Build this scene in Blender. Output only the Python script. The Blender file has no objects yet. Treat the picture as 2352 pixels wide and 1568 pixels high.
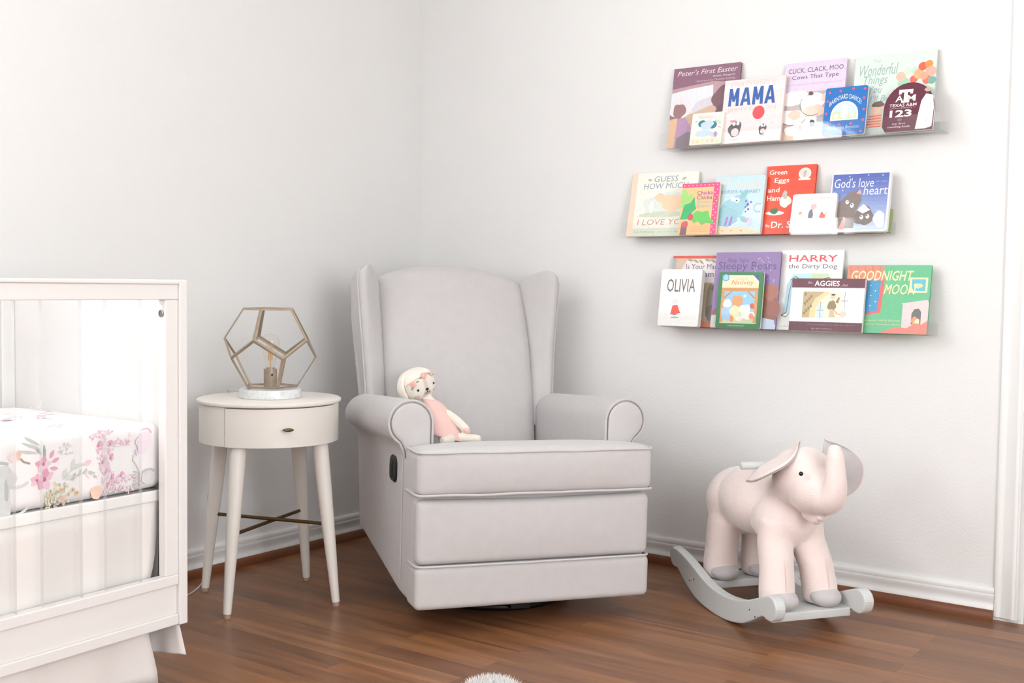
import bpy, bmesh, math, random
from mathutils import Vector, Matrix, Euler
R = math.radians
PI = math.pi
random.seed(7)
SC = bpy.context.scene
COL = SC.collection

# ------------------------------------------------------------------ camera, sky, daylight, added fill, exposure
cam = bpy.data.cameras.new('camera')
cam.sensor_width = 36.0
cam.lens = 36.0 * 2600.0 / 2352.0
cam.clip_start = 0.05
camo = bpy.data.objects.new('camera', cam)
COL.objects.link(camo)
_fw = Vector((0.81266, 0.58063, -0.04850)).normalized()
_rt = Vector((0.58138, -0.81355, 0.01238))
_rt = (_rt - _fw * _rt.dot(_fw)).normalized()
_up = _rt.cross(_fw)
camo.matrix_world = Matrix(((_rt.x, _up.x, -_fw.x, 0.0), (_rt.y, _up.y, -_fw.y, 0.0),
                            (_rt.z, _up.z, -_fw.z, 0.97), (0, 0, 0, 1)))
SC.camera = camo

world = bpy.data.worlds.new('sky')
SC.world = world
world.use_nodes = True
_bg = world.node_tree.nodes['Background']
_bg.inputs[0].default_value = (0.93, 0.97, 1.0, 1)
_bg.inputs[1].default_value = 1.0


def area(name, loc, target, sx, sy, power, color=(1, 1, 1)):
    l = bpy.data.lights.new(name, 'AREA')
    l.shape = 'RECTANGLE'
    l.size, l.size_y = sx, sy
    l.energy = power
    l.color = color
    o = bpy.data.objects.new(name, l)
    COL.objects.link(o)
    o.location = loc
    d = Vector(target) - Vector(loc)
    o.rotation_euler = d.to_track_quat('-Z', 'Z').to_euler()
    return o


area('daylight_high_window', (0.85, 3.16, 2.26), (0.85, 0.0, 2.0), 1.45, 0.62, 50, (0.94, 0.975, 1.0))
area('daylight_left_window', (-1.30, 3.16, 1.55), (-1.30, 0.0, 1.5), 1.4, 1.4, 128, (0.94, 0.975, 1.0))
area('added_near_fill', (0.45, -1.96, 1.55), (0.45, 0.0, 1.55), 2.0, 1.7, 85, (0.97, 0.985, 1.0))  # added fill lamp behind the viewer, brightens the chair front

SC.view_settings.view_transform = 'Standard'
SC.view_settings.look = 'None'
SC.view_settings.gamma = 1.0
SC.view_settings.use_curve_mapping = False
SC.view_settings.exposure = 0.26


# ------------------------------------------------------------------ colour and materials
def lin(r, g, b):
    f = lambda c: (c / 255.0) / 12.92 if c / 255.0 <= 0.04045 else ((c / 255.0 + 0.055) / 1.055) ** 2.4
    return (f(r), f(g), f(b))


def node(nt, kind, **kw):
    n = nt.nodes.new(kind)
    for k, v in kw.items():
        setattr(n, k, v)
    return n


def mat(name, rgb, rough=0.5, bump=0.0, bscale=200.0, var=0.03, vscale=6.0, metal=0.0, sheen=0.0, coat=0.0, stretch=(1, 1, 1), spec=0.5, bdist=0.002):
    m = bpy.data.materials.new(name)
    m.use_nodes = True
    nt = m.node_tree
    p = nt.nodes['Principled BSDF']
    c = lin(*rgb)
    tc = node(nt, 'ShaderNodeTexCoord')
    mp = node(nt, 'ShaderNodeMapping')
    mp.inputs['Scale'].default_value = stretch
    nt.links.new(tc.outputs['Object'], mp.inputs[0])
    nz = node(nt, 'ShaderNodeTexNoise')
    nz.inputs['Scale'].default_value = vscale
    nz.inputs['Detail'].default_value = 4
    nt.links.new(mp.outputs[0], nz.inputs['Vector'])
    mx = node(nt, 'ShaderNodeMix', data_type='RGBA')
    mx.inputs[6].default_value = (*[max(0, x * (1 - var * 2)) for x in c], 1)
    mx.inputs[7].default_value = (*[min(1, x * (1 + var * 2)) for x in c], 1)
    nt.links.new(nz.outputs['Fac'], mx.inputs[0])
    nt.links.new(mx.outputs[2], p.inputs['Base Color'])
    p.inputs['Roughness'].default_value = rough
    p.inputs['Metallic'].default_value = metal
    p.inputs['Specular IOR Level'].default_value = spec
    if sheen:
        p.inputs['Sheen Weight'].default_value = sheen
        p.inputs['Sheen Roughness'].default_value = 0.5
    if coat:
        p.inputs['Coat Weight'].default_value = coat
        p.inputs['Coat Roughness'].default_value = 0.15
    if bump:
        b = node(nt, 'ShaderNodeBump')
        b.inputs['Strength'].default_value = bump
        b.inputs['Distance'].default_value = bdist
        n2 = node(nt, 'ShaderNodeTexNoise')
        n2.inputs['Scale'].default_value = bscale
        n2.inputs['Detail'].default_value = 3
        nt.links.new(tc.outputs['Object'], n2.inputs['Vector'])
        nt.links.new(n2.outputs['Fac'], b.inputs['Height'])
        nt.links.new(b.outputs[0], p.inputs['Normal'])
    return m


def woven(name, rgb, thread=900.0):
    m = mat(name, rgb, rough=0.9, var=0.025, vscale=30, sheen=0.25, spec=0.2)
    nt = m.node_tree
    p = nt.nodes['Principled BSDF']
    tc = nt.nodes['Texture Coordinate']
    hs = []
    for st in ((60, 60, 700), (700, 700, 60)):       # weft and warp threads
        mp = node(nt, 'ShaderNodeMapping')
        mp.inputs['Scale'].default_value = st
        nt.links.new(tc.outputs['Object'], mp.inputs[0])
        w = node(nt, 'ShaderNodeTexNoise')
        w.inputs['Scale'].default_value = 1.0
        w.inputs['Detail'].default_value = 2
        nt.links.new(mp.outputs[0], w.inputs['Vector'])
        hs.append(w)
    a = node(nt, 'ShaderNodeMath', operation='ADD')
    nt.links.new(hs[0].outputs['Fac'], a.inputs[0])
    nt.links.new(hs[1].outputs['Fac'], a.inputs[1])
    b = node(nt, 'ShaderNodeBump')
    b.inputs['Strength'].default_value = 0.16
    b.inputs['Distance'].default_value = 0.001
    nt.links.new(a.outputs[0], b.inputs['Height'])
    nt.links.new(b.outputs[0], p.inputs['Normal'])
    return m


def clear(name, tint=(1, 1, 1), gloss=0.04, ior=1.49):
    """clear sheet plastic or glass: straight-through light with a surface reflection"""
    m = bpy.data.materials.new(name)
    m.use_nodes = True
    nt = m.node_tree
    nt.nodes.clear()
    out = node(nt, 'ShaderNodeOutputMaterial')
    tr = node(nt, 'ShaderNodeBsdfTransparent')
    tr.inputs[0].default_value = (*tint, 1)
    gl = node(nt, 'ShaderNodeBsdfGlossy')
    gl.inputs['Roughness'].default_value = gloss
    fr = node(nt, 'ShaderNodeFresnel')
    fr.inputs['IOR'].default_value = ior
    ge = node(nt, 'ShaderNodeNewGeometry')
    iv = node(nt, 'ShaderNodeMath', operation='SUBTRACT')      # only the outer face reflects
    iv.inputs[0].default_value = 1.0
    nt.links.new(ge.outputs['Backfacing'], iv.inputs[1])
    fa = node(nt, 'ShaderNodeMath', operation='MULTIPLY')
    nt.links.new(fr.outputs[0], fa.inputs[0])
    nt.links.new(iv.outputs[0], fa.inputs[1])
    mx = node(nt, 'ShaderNodeMixShader')
    nt.links.new(fa.outputs[0], mx.inputs[0])
    nt.links.new(tr.outputs[0], mx.inputs[1])
    nt.links.new(gl.outputs[0], mx.inputs[2])
    nt.links.new(mx.outputs[0], out.inputs[0])
    return m


def frosted(name, col, amount):
    """slightly milky cut edge of a clear sheet"""
    m = clear(name, (1.0, 1.0, 1.0), 0.1, 1.2)
    nt = m.node_tree
    out = [n for n in nt.nodes if n.type == 'OUTPUT_MATERIAL'][0]
    src = out.inputs[0].links[0].from_socket
    d = node(nt, 'ShaderNodeBsdfDiffuse')
    d.inputs[0].default_value = (*col, 1)
    mx = node(nt, 'ShaderNodeMixShader')
    mx.inputs[0].default_value = amount
    nt.links.new(src, mx.inputs[1])
    nt.links.new(d.outputs[0], mx.inputs[2])
    nt.links.new(mx.outputs[0], out.inputs[0])
    return m


def printed(name, rough=0.4):
    """printed paper or cloth: ink colours are stored per face"""
    m = bpy.data.materials.new(name)
    m.use_nodes = True
    nt = m.node_tree
    p = nt.nodes['Principled BSDF']
    a = node(nt, 'ShaderNodeAttribute')
    a.attribute_name = 'ink'
    nz = node(nt, 'ShaderNodeTexNoise')
    nz.inputs['Scale'].default_value = 90
    tc = node(nt, 'ShaderNodeTexCoord')
    nt.links.new(tc.outputs['Object'], nz.inputs['Vector'])
    mr = node(nt, 'ShaderNodeMapRange')
    mr.inputs[3].default_value = 0.9
    mr.inputs[4].default_value = 1.08
    nt.links.new(nz.outputs['Fac'], mr.inputs[0])
    mx = node(nt, 'ShaderNodeMix', data_type='RGBA', blend_type='MULTIPLY')
    mx.inputs[0].default_value = 1.0
    nt.links.new(a.outputs['Color'], mx.inputs[6])
    nt.links.new(mr.outputs[0], mx.inputs[7])
    nt.links.new(mx.outputs[2], p.inputs['Base Color'])
    p.inputs['Roughness'].default_value = rough
    return m


def floor_material():
    m = bpy.data.materials.new('wood_floor')
    m.use_nodes = True
    nt = m.node_tree
    p = nt.nodes['Principled BSDF']
    tc = node(nt, 'ShaderNodeTexCoord')
    mp = node(nt, 'ShaderNodeMapping')
    mp.inputs['Rotation'].default_value = (0, 0, R(90))
    nt.links.new(tc.outputs['Object'], mp.inputs[0])
    br = node(nt, 'ShaderNodeTexBrick')
    br.offset = 0.37
    br.inputs['Color1'].default_value = (0, 0, 0, 1)
    br.inputs['Color2'].default_value = (1, 1, 1, 1)
    br.inputs['Mortar'].default_value = (0.5, 0.5, 0.5, 1)
    br.inputs['Scale'].default_value = 1.0
    br.inputs['Brick Width'].default_value = 0.85
    br.inputs['Row Height'].default_value = 0.078
    br.inputs['Mortar Size'].default_value = 0.0006
    nt.links.new(mp.outputs[0], br.inputs['Vector'])
    ramp = node(nt, 'ShaderNodeValToRGB')
    cr = ramp.color_ramp
    cr.elements[0].position = 0.0
    cr.elements[0].color = (*lin(116, 77, 50), 1)
    cr.elements[1].position = 1.0
    cr.elements[1].color = (*lin(150, 104, 68), 1)
    for pos, c in ((0.3, (127, 84, 56)), (0.55, (143, 96, 60)), (0.8, (134, 89, 61))):
        e = cr.elements.new(pos)
        e.color = (*lin(*c), 1)
    nt.links.new(br.outputs['Color'], ramp.inputs[0])
    # grain running with the boards
    mg = node(nt, 'ShaderNodeMapping')
    mg.inputs['Scale'].default_value = (26, 1.6, 1)
    nt.links.new(tc.outputs['Object'], mg.inputs[0])
    off = node(nt, 'ShaderNodeVectorMath', operation='ADD')
    nt.links.new(mg.outputs[0], off.inputs[0])
    sc = node(nt, 'ShaderNodeVectorMath', operation='SCALE')
    sc.inputs['Scale'].default_value = 11
    nt.links.new(br.outputs['Color'], sc.inputs[0])
    nt.links.new(sc.outputs[0], off.inputs[1])
    g = node(nt, 'ShaderNodeTexNoise')
    g.inputs['Scale'].default_value = 1.0
    g.inputs['Detail'].default_value = 9
    g.inputs['Roughness'].default_value = 0.62
    g.inputs['Distortion'].default_value = 0.8
    nt.links.new(off.outputs[0], g.inputs['Vector'])
    mr = node(nt, 'ShaderNodeMapRange')
    mr.inputs[1].default_value = 0.28
    mr.inputs[2].default_value = 0.72
    mr.inputs[3].default_value = 0.55
    mr.inputs[4].default_value = 1.38
    nt.links.new(g.outputs['Fac'], mr.inputs[0])
    mx = node(nt, 'ShaderNodeMix', data_type='RGBA', blend_type='MULTIPLY')
    mx.inputs[0].default_value = 1.0
    nt.links.new(ramp.outputs[0], mx.inputs[6])
    nt.links.new(mr.outputs[0], mx.inputs[7])
    jn = node(nt, 'ShaderNodeMix', data_type='RGBA')
    jn.inputs[7].default_value = (*lin(92, 56, 38), 1)
    nt.links.new(br.outputs['Fac'], jn.inputs[0])
    nt.links.new(mx.outputs[2], jn.inputs[6])
    nt.links.new(jn.outputs[2], p.inputs['Base Color'])
    rr = node(nt, 'ShaderNodeMapRange')
    rr.inputs[3].default_value = 0.27
    rr.inputs[4].default_value = 0.42
    nt.links.new(g.outputs['Fac'], rr.inputs[0])
    nt.links.new(rr.outputs[0], p.inputs['Roughness'])
    b = node(nt, 'ShaderNodeBump')
    b.inputs['Strength'].default_value = 0.1
    b.inputs['Distance'].default_value = 0.001
    nt.links.new(g.outputs['Fac'], b.inputs['Height'])
    nt.links.new(b.outputs[0], p.inputs['Normal'])
    return m


def marble_material():
    m = mat('white_marble', (232, 232, 230), rough=0.3, var=0.02)
    nt = m.node_tree
    p = nt.nodes['Principled BSDF']
    tc = nt.nodes['Texture Coordinate']
    nz = node(nt, 'ShaderNodeTexNoise')
    nz.inputs['Scale'].default_value = 22
    nz.inputs['Detail'].default_value = 8
    nz.inputs['Distortion'].default_value = 1.6
    nt.links.new(tc.outputs['Object'], nz.inputs['Vector'])
    r = node(nt, 'ShaderNodeValToRGB')
    r.color_ramp.elements[0].position = 0.44
    r.color_ramp.elements[0].color = (*lin(228, 229, 229), 1)
    r.color_ramp.elements[1].position = 0.56
    r.color_ramp.elements[1].color = (*lin(228, 229, 229), 1)
    e = r.color_ramp.elements.new(0.5)
    e.color = (*lin(212, 214, 215), 1)
    nt.links.new(nz.outputs['Fac'], r.inputs[0])
    nt.links.new(r.outputs[0], p.inputs['Base Color'])
    return m


M = dict(
    wall=mat('painted_wall', (233, 232, 231), rough=0.85, bump=0.5, bscale=130, var=0.004, bdist=0.0015),
    ceiling=mat('ceiling_paint', (242, 241, 239), rough=0.9, var=0.005),
    trim=mat('trim_paint', (240, 239, 238), rough=0.4, var=0.004),
    floor=floor_material(),
    shoe=mat('stained_shoe_wood', (118, 70, 42), rough=0.4, var=0.15, vscale=14, stretch=(1, 1, 6)),
    fabric=woven('chair_linen', (202, 198, 198)),
    black=mat('black_plastic', (26, 25, 27), rough=0.45, bump=0.1),
    darkmetal=mat('dark_steel', (40, 38, 38), rough=0.35, metal=0.7),
    cream=mat('cream_lacquer', (238, 232, 225), rough=0.4, var=0.006),
    gap=mat('drawer_gap_shade', (60, 44, 34), rough=0.8),  # dark tone painted as the shade in the drawer gap
    bronze=mat('aged_bronze', (104, 82, 56), rough=0.42, metal=0.75, var=0.15, vscale=40),
    brass=mat('antique_brass', (174, 159, 142), rough=0.42, metal=0.55, var=0.12, vscale=50),
    brassdark=mat('antique_brass_inside', (120, 100, 74), rough=0.45, metal=0.75, var=0.12, vscale=50),
    foot=mat('foot_glide', (176, 150, 134), rough=0.35, var=0.05),
    marble=marble_material(),
    glass=clear('bulb_glass', (1.0, 0.985, 0.955), 0.02, 1.45),
    filament=mat('amber_filament', (214, 170, 110), rough=0.4),
    cord=mat('clear_cord', (206, 200, 194), rough=0.35),
    crib=mat('crib_white_lacquer', (234, 230, 228), rough=0.35, var=0.004),
    acrylic=clear('clear_acrylic', (0.985, 0.99, 0.99), 0.03, 1.49),
    slatedge=frosted('acrylic_cut_edge', (0.93, 0.94, 0.94), 0.14),
    acrylicedge=clear('acrylic_shelf', (0.985, 0.988, 0.987), 0.02, 1.49),
    steel=mat('screw_steel', (150, 150, 152), rough=0.35, metal=0.8),
    sheet=mat('sheet_cotton', (244, 240, 240), rough=0.9, var=0.01, bump=0.1, bscale=60, sheen=0.1),
    skirt=mat('skirt_cotton', (236, 230, 227), rough=0.9, var=0.012, bump=0.12, bscale=50),
    skirtband=mat('skirt_band_twill', (246, 243, 241), rough=0.85, var=0.01),
    print=printed('ink_print', 0.38),
    clothprint=printed('watercolour_print', 0.9),
    pages=mat('paper_pages', (238, 233, 226), rough=0.8, var=0.03, vscale=80, stretch=(1, 1, 1)),
    pink=mat('pink_plush', (240, 222, 217), rough=0.95, var=0.015, vscale=30, bump=0.55, bscale=260, sheen=0.7, bdist=0.003),
    greyfelt=mat('grey_velour', (196, 191, 192), rough=0.9, var=0.04, vscale=40, bump=0.2, bscale=220, sheen=0.3),
    rocker=mat('grey_paint', (208, 211, 210), rough=0.45, var=0.015, vscale=20),
    eye=mat('glossy_black_eye', (14, 13, 13), rough=0.08),
    cream_knit=mat('cream_knit', (246, 238, 226), rough=0.95, var=0.02, vscale=50, bump=0.3, bscale=420, sheen=0.3),
    pink_knit=mat('pink_knit', (246, 206, 198), rough=0.95, var=0.03, vscale=50, bump=0.3, bscale=420, sheen=0.3),
    tan_felt=mat('tan_felt', (226, 208, 194), rough=0.95, var=0.02),
    blush=mat('blush_felt', (243, 205, 194), rough=0.95, var=0.02),
    thread=mat('black_thread', (28, 26, 27), rough=0.8),
    petal=mat('pink_felt_petal', (248, 190, 178), rough=0.9, var=0.06, vscale=90),
    leaf=mat('sage_felt_leaf', (160, 160, 144), rough=0.9, var=0.06, vscale=90),
    fur=mat('white_fur', (242, 238, 236), rough=0.9, var=0.03, vscale=40, sheen=0.3),
    pelt=mat('pelt_leather', (226, 218, 208), rough=0.9),
)


# ------------------------------------------------------------------ mesh helpers
class MB:
    def __init__(s):
        s.v, s.f, s.mi = [], [], []

    def add(s, vs, fs, mi=0):
        o = len(s.v)
        s.v += [tuple(v) for v in vs]
        s.f += [tuple(i + o for i in f) for f in fs]
        s.mi += [mi] * len(fs)
        return s

    def box(s, x0, y0, z0, x1, y1, z1, mi=0):
        vs = [(x, y, z) for z in (z0, z1) for y in (y0, y1) for x in (x0, x1)]
        return s.add(vs, [(0, 2, 3, 1), (4, 5, 7, 6), (0, 1, 5, 4), (2, 6, 7, 3), (0, 4, 6, 2), (1, 3, 7, 5)], mi)

    def loft(s, rings, mi=0, closed=True, caps=True, loop=False):
        n = len(rings[0])
        vs = [p for r in rings for p in r]
        fs = []
        m = len(rings)
        for i in range(m if loop else m - 1):
            a, b = i * n, ((i + 1) % m) * n
            for j in range(n if closed else n - 1):
                k = (j + 1) % n
                fs.append((a + j, a + k, b + k, b + j))
        if caps and not loop and closed:
            fs.append(tuple(range(n - 1, -1, -1)))
            fs.append(tuple((m - 1) * n + j for j in range(n)))
        return s.add(vs, fs, mi)

    def tube(s, path, rad, seg=10, mi=0, loop=False, flat=1.0, up=None):
        P = [Vector(p) for p in path]
        n = len(P)
        rs = rad if isinstance(rad, (list, tuple)) else [rad] * n
        rings = []
        prev = None
        for i, p in enumerate(P):
            if loop:
                t = P[(i + 1) % n] - P[i - 1]
            else:
                t = P[min(i + 1, n - 1)] - P[max(i - 1, 0)]
            t.normalize()
            if prev is None:
                a = Vector(up) if up else (Vector((0, 0, 1)) if abs(t.z) < 0.9 else Vector((1, 0, 0)))
            else:
                a = prev
            a = (a - t * a.dot(t)).normalized()
            prev = a
            b = t.cross(a)
            rings.append([p + (a * math.cos(2 * PI * k / seg) + b * math.sin(2 * PI * k / seg) * flat) * rs[i] for k in range(seg)])
        return s.loft(rings, mi, loop=loop)

    def lathe(s, prof, c=(0, 0, 0), seg=32, mi=0, sx=1.0, sy=1.0, M4=None):
        rings = []
        for r, z in prof:
            ring = [Vector((c[0] + r * sx * math.cos(2 * PI * k / seg), c[1] + r * sy * math.sin(2 * PI * k / seg), c[2] + z)) for k in range(seg)]
            if M4:
                ring = [M4 @ p for p in ring]
            rings.append(ring)
        return s.loft(rings, mi)

    def ball(s, c, r, seg=16, rings=10, mi=0, rot=None, p=1.0):
        rx, ry, rz = r if isinstance(r, (list, tuple)) else (r, r, r)
        c = Vector(c)
        pw = lambda x: math.copysign(abs(x) ** p, x)
        out = []
        for i in range(1, rings):
            th = PI * i / rings
            ring = []
            for k in range(seg):
                ph = 2 * PI * k / seg
                q = Vector((rx * pw(math.sin(th)) * pw(math.cos(ph)), ry * pw(math.sin(th)) * pw(math.sin(ph)), -rz * pw(math.cos(th))))
                ring.append(c + (rot @ q if rot else q))
            out.append(ring)
        o = len(s.v)
        s.loft(out, mi, caps=False)
        lo = Vector((0, 0, -rz))
        hi = Vector((0, 0, rz))
        b = len(s.v)
        s.v += [tuple(c + (rot @ lo if rot else lo)), tuple(c + (rot @ hi if rot else hi))]
        for k in range(seg):
            j = (k + 1) % seg
            s.f.append((o + j, o + k, b))
            s.f.append((o + (rings - 2) * seg + k, o + (rings - 2) * seg + j, b + 1))
            s.mi += [mi, mi]
        return s

    def prism(s, poly, y0, y1, mi=0, frame=None):
        """poly in (x, z), swept along y"""
        a = [Vector((x, y0, z)) for x, z in poly]
        b = [Vector((x, y1, z)) for x, z in poly]
        if frame:
            a = [frame @ p for p in a]
            b = [frame @ p for p in b]
        return s.loft([a, b], mi)

    def rbox(s, x0, y0, z0, x1, y1, z1, r=0.01, mid=6, seg=3, warp=None, mi=0, extra=((), (), ())):
        """rounded box with a grid on every side; warp(Vector) may bend it"""
        lo, hi = (x0, y0, z0), (x1, y1, z1)
        g = []
        for a in range(3):
            L, H = lo[a], hi[a]
            rr = min(r, (H - L) / 2 * 0.999)
            t = [L + rr * k / seg for k in range(seg)] + [L + rr + (H - L - 2 * rr) * k / mid for k in range(mid + 1)] + [H - rr * (seg - 1 - k) / seg for k in range(seg)]
            t += [e for e in extra[a]]
            g.append(sorted(set(round(x, 6) for x in t)))
        idx, vs, fs = {}, [], []

        def vid(i, j, k):
            key = (i, j, k)
            if key not in idx:
                p = Vector((g[0][i], g[1][j], g[2][k]))
                ra = [max(1e-9, min(r, (hi[a] - lo[a]) / 2)) for a in range(3)]
                q = Vector([min(max(p[a], lo[a] + ra[a]), hi[a] - ra[a]) for a in range(3)])
                e = Vector([(p[a] - q[a]) / ra[a] for a in range(3)])
                if e.length > 1e-6:
                    e.normalize()
                    p = q + Vector([e[a] * ra[a] for a in range(3)])
                if warp:
                    p = warp(p)
                idx[key] = len(vs)
                vs.append(p)
            return idx[key]
        n = [len(x) - 1 for x in g]
        for i in range(n[0]):
            for j in range(n[1]):
                fs.append((vid(i, j, 0), vid(i, j + 1, 0), vid(i + 1, j + 1, 0), vid(i + 1, j, 0)))
                fs.append((vid(i, j, n[2]), vid(i + 1, j, n[2]), vid(i + 1, j + 1, n[2]), vid(i, j + 1, n[2])))
        for i in range(n[0]):
            for k in range(n[2]):
                fs.append((vid(i, 0, k), vid(i + 1, 0, k), vid(i + 1, 0, k + 1), vid(i, 0, k + 1)))
                fs.append((vid(i, n[1], k), vid(i, n[1], k + 1), vid(i + 1, n[1], k + 1), vid(i + 1, n[1], k)))
        for j in range(n[1]):
            for k in range(n[2]):
                fs.append((vid(0, j, k), vid(0, j, k + 1), vid(0, j + 1, k + 1), vid(0, j + 1, k)))
                fs.append((vid(n[0], j, k), vid(n[0], j + 1, k), vid(n[0], j + 1, k + 1), vid(n[0], j, k + 1)))
        return s.add(vs, fs, mi)

    def build(s, name, mats, parent=None, smooth=True, bevel=0.0, sub=0, weld=False, angle=40, remesh=0.0, soft=0, inks=None):
        me = bpy.data.meshes.new(name)
        me.from_pydata(s.v, [], s.f)
        if not isinstance(mats, (list, tuple)):
            mats = [mats]
        for m in mats:
            me.materials.append(m)
        me.polygons.foreach_set('material_index', s.mi)
        if inks is not None:
            at = me.attributes.new('ink', 'FLOAT_COLOR', 'CORNER')
            buf = []
            for p in me.polygons:
                c = inks[p.index]
                buf += [c[0], c[1], c[2], 1.0] * p.loop_total
            at.data.foreach_set('color', buf)
        bm = bmesh.new()
        bm.from_mesh(me)
        if weld:
            bmesh.ops.remove_doubles(bm, verts=bm.verts, dist=1e-6)
        if inks is None:
            bmesh.ops.recalc_face_normals(bm, faces=bm.faces)
        bm.to_mesh(me)
        bm.free()
        o = bpy.data.objects.new(name, me)
        COL.objects.link(o)
        if parent:
            o.parent = parent
        if remesh:
            md = o.modifiers.new('remesh', 'REMESH')
            md.mode = 'VOXEL'
            md.voxel_size = remesh
            md.use_smooth_shade = True
        if soft:
            md = o.modifiers.new('smooth', 'SMOOTH')
            md.factor = 0.5
            md.iterations = soft
        if bevel:
            md = o.modifiers.new('bevel', 'BEVEL')
            md.width = bevel
            md.segments = 2
            md.limit_method = 'ANGLE'
            md.angle_limit = R(35)
        if sub:
            md = o.modifiers.new('sub', 'SUBSURF')
            md.levels = md.render_levels = sub
        if smooth:
            for p in me.polygons:
                p.use_smooth = True
            if not (sub or remesh):
                bm = bmesh.new()
                bm.from_mesh(me)
                for e in bm.edges:
                    if len(e.link_faces) == 2 and e.calc_face_angle(0) > R(angle):
                        e.smooth = False
                bm.to_mesh(me)
                bm.free()
        return o


def tag(o, label, cat, group=None, kind=None):
    if label:
        o['label'] = label
    if cat:
        o['category'] = cat
    if group:
        o['group'] = group
    if kind:
        o['kind'] = kind
    return o


def thing(name, label, cat, loc=(0, 0, 0), rot=(0, 0, 0), group=None):
    o = bpy.data.objects.new(name, None)
    o.empty_display_size = 0.05
    COL.objects.link(o)
    o.location = loc
    o.rotation_euler = rot
    return tag(o, label, cat, group)


def struct(o, label=None):
    o['kind'] = 'structure'
    if label:
        o['label'] = label
    return o


def interp(x, xs, ys):
    if x <= xs[0]:
        return ys[0] + (ys[1] - ys[0]) * (x - xs[0]) / (xs[1] - xs[0]) * 0
    for i in range(len(xs) - 1):
        if x <= xs[i + 1]:
            t = (x - xs[i]) / (xs[i + 1] - xs[i])
            return ys[i] + (ys[i + 1] - ys[i]) * t
    return ys[-1]


def sstep(a, b, x):
    t = min(1, max(0, (x - a) / (b - a)))
    return t * t * (3 - 2 * t)


# ------------------------------------------------------------------ the room
WX, WY = 3.54, 2.99           # right wall and left wall planes
XB, YB, ZC = -2.3, -1.8, 2.7  # back wall, near wall, ceiling
DY = 0.690                    # edge of the doorway in the right wall
DY0 = -0.16


def wall_with_hole(name, axis, plane, thick, a0, a1, h0, h1, z0, z1, label):
    """axis 'x': wall runs along x at y = plane; 'y': runs along y at x = plane"""
    b = MB()
    rects = [(a0, h0, 0, ZC), (h1, a1, 0, ZC), (h0, h1, 0, z0), (h0, h1, z1, ZC)]
    for p, q, lo, hi in rects:
        if q - p < 1e-6 or hi - lo < 1e-6:
            continue
        if axis == 'x':
            b.box(p, min(plane, plane + thick), lo, q, max(plane, plane + thick), hi)
        else:
            b.box(min(plane, plane + thick), p, lo, max(plane, plane + thick), q, hi)
    return struct(b.build(name, M['wall'], smooth=False), label)


struct(MB().box(XB - 0.12, YB - 0.12, -0.1, WX + 1.3, WY + 0.12, 0.0).build('floor', M['floor'], smooth=False), 'reddish brown wood plank floor')
struct(MB().box(XB - 0.12, YB - 0.12, ZC, WX + 0.12, WY + 0.12, ZC + 0.1).build('ceiling', M['ceiling'], smooth=False))
W1 = (0.1, 1.6, 1.95, 2.57)
W2 = (-2.0, -0.6, 0.85, 2.25)
b_ = MB()
for p, q, lo, hi in ((XB - 0.12, W2[0], 0, ZC), (W2[1], W1[0], 0, ZC), (W1[1], WX + 0.12, 0, ZC), (W2[0], W2[1], 0, W2[2]), (W2[0], W2[1], W2[3], ZC), (W1[0], W1[1], 0, W1[2]), (W1[0], W1[1], W1[3], ZC)):
    b_.box(p, WY, lo, q, WY + 0.12, hi)
struct(b_.build('wall_left', M['wall'], smooth=False), 'white painted wall behind the crib and side table')
wall_with_hole('wall_right', 'y', WX, 0.12, YB - 0.12, WY, DY0, DY, 0.0, 2.04, 'white painted wall carrying the book ledges')
struct(MB().box(XB - 0.12, YB - 0.12, 0, XB, WY, ZC).build('wall_back', M['wall'], smooth=False), 'plain white wall behind the viewer')
W3 = (-0.55, 1.45, 0.7, 2.4)  # unseen opening, added to carry the front fill
wall_with_hole('wall_near', 'x', YB, -0.12, XB, WX, W3[0], W3[1], W3[2], W3[3], 'white wall on the near side with an added fill window')


def window(name, axis, plane, sgn, h0, h1, z0, z1):
    b = MB()
    t = 0.045

    def bar(p, q, lo, hi, d0=0.02, d1=0.07):
        a, c = plane + sgn * d0, plane + sgn * d1
        if axis == 'x':
            b.box(p, min(a, c), lo, q, max(a, c), hi)
        else:
            b.box(min(a, c), p, lo, max(a, c), q, hi)
    bar(h0, h0 + t, z0, z1)
    bar(h1 - t, h1, z0, z1)
    bar(h0 + t, h1 - t, z0, z0 + t)
    bar(h0 + t, h1 - t, z1 - t, z1)
    mid = (z0 + z1) / 2
    bar(h0 + t, h1 - t, mid - 0.02, mid + 0.02)
    fr = struct(b.build(name, M['trim'], smooth=False))
    b = MB()
    bar(h0 + t, h1 - t, z0 + t, z1 - t, 0.043, 0.047)
    struct(b.build('window_pane', clear('window_glass', (0.98, 0.99, 0.99), 0.01, 1.3), fr, smooth=False))


window('window_1', 'x', WY, 1, *W1)
window('window_2', 'x', WY, 1, *W2)
window('added_fill_window', 'x', YB, -1, *W3)  # added frame around the fill lamp's opening

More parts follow.
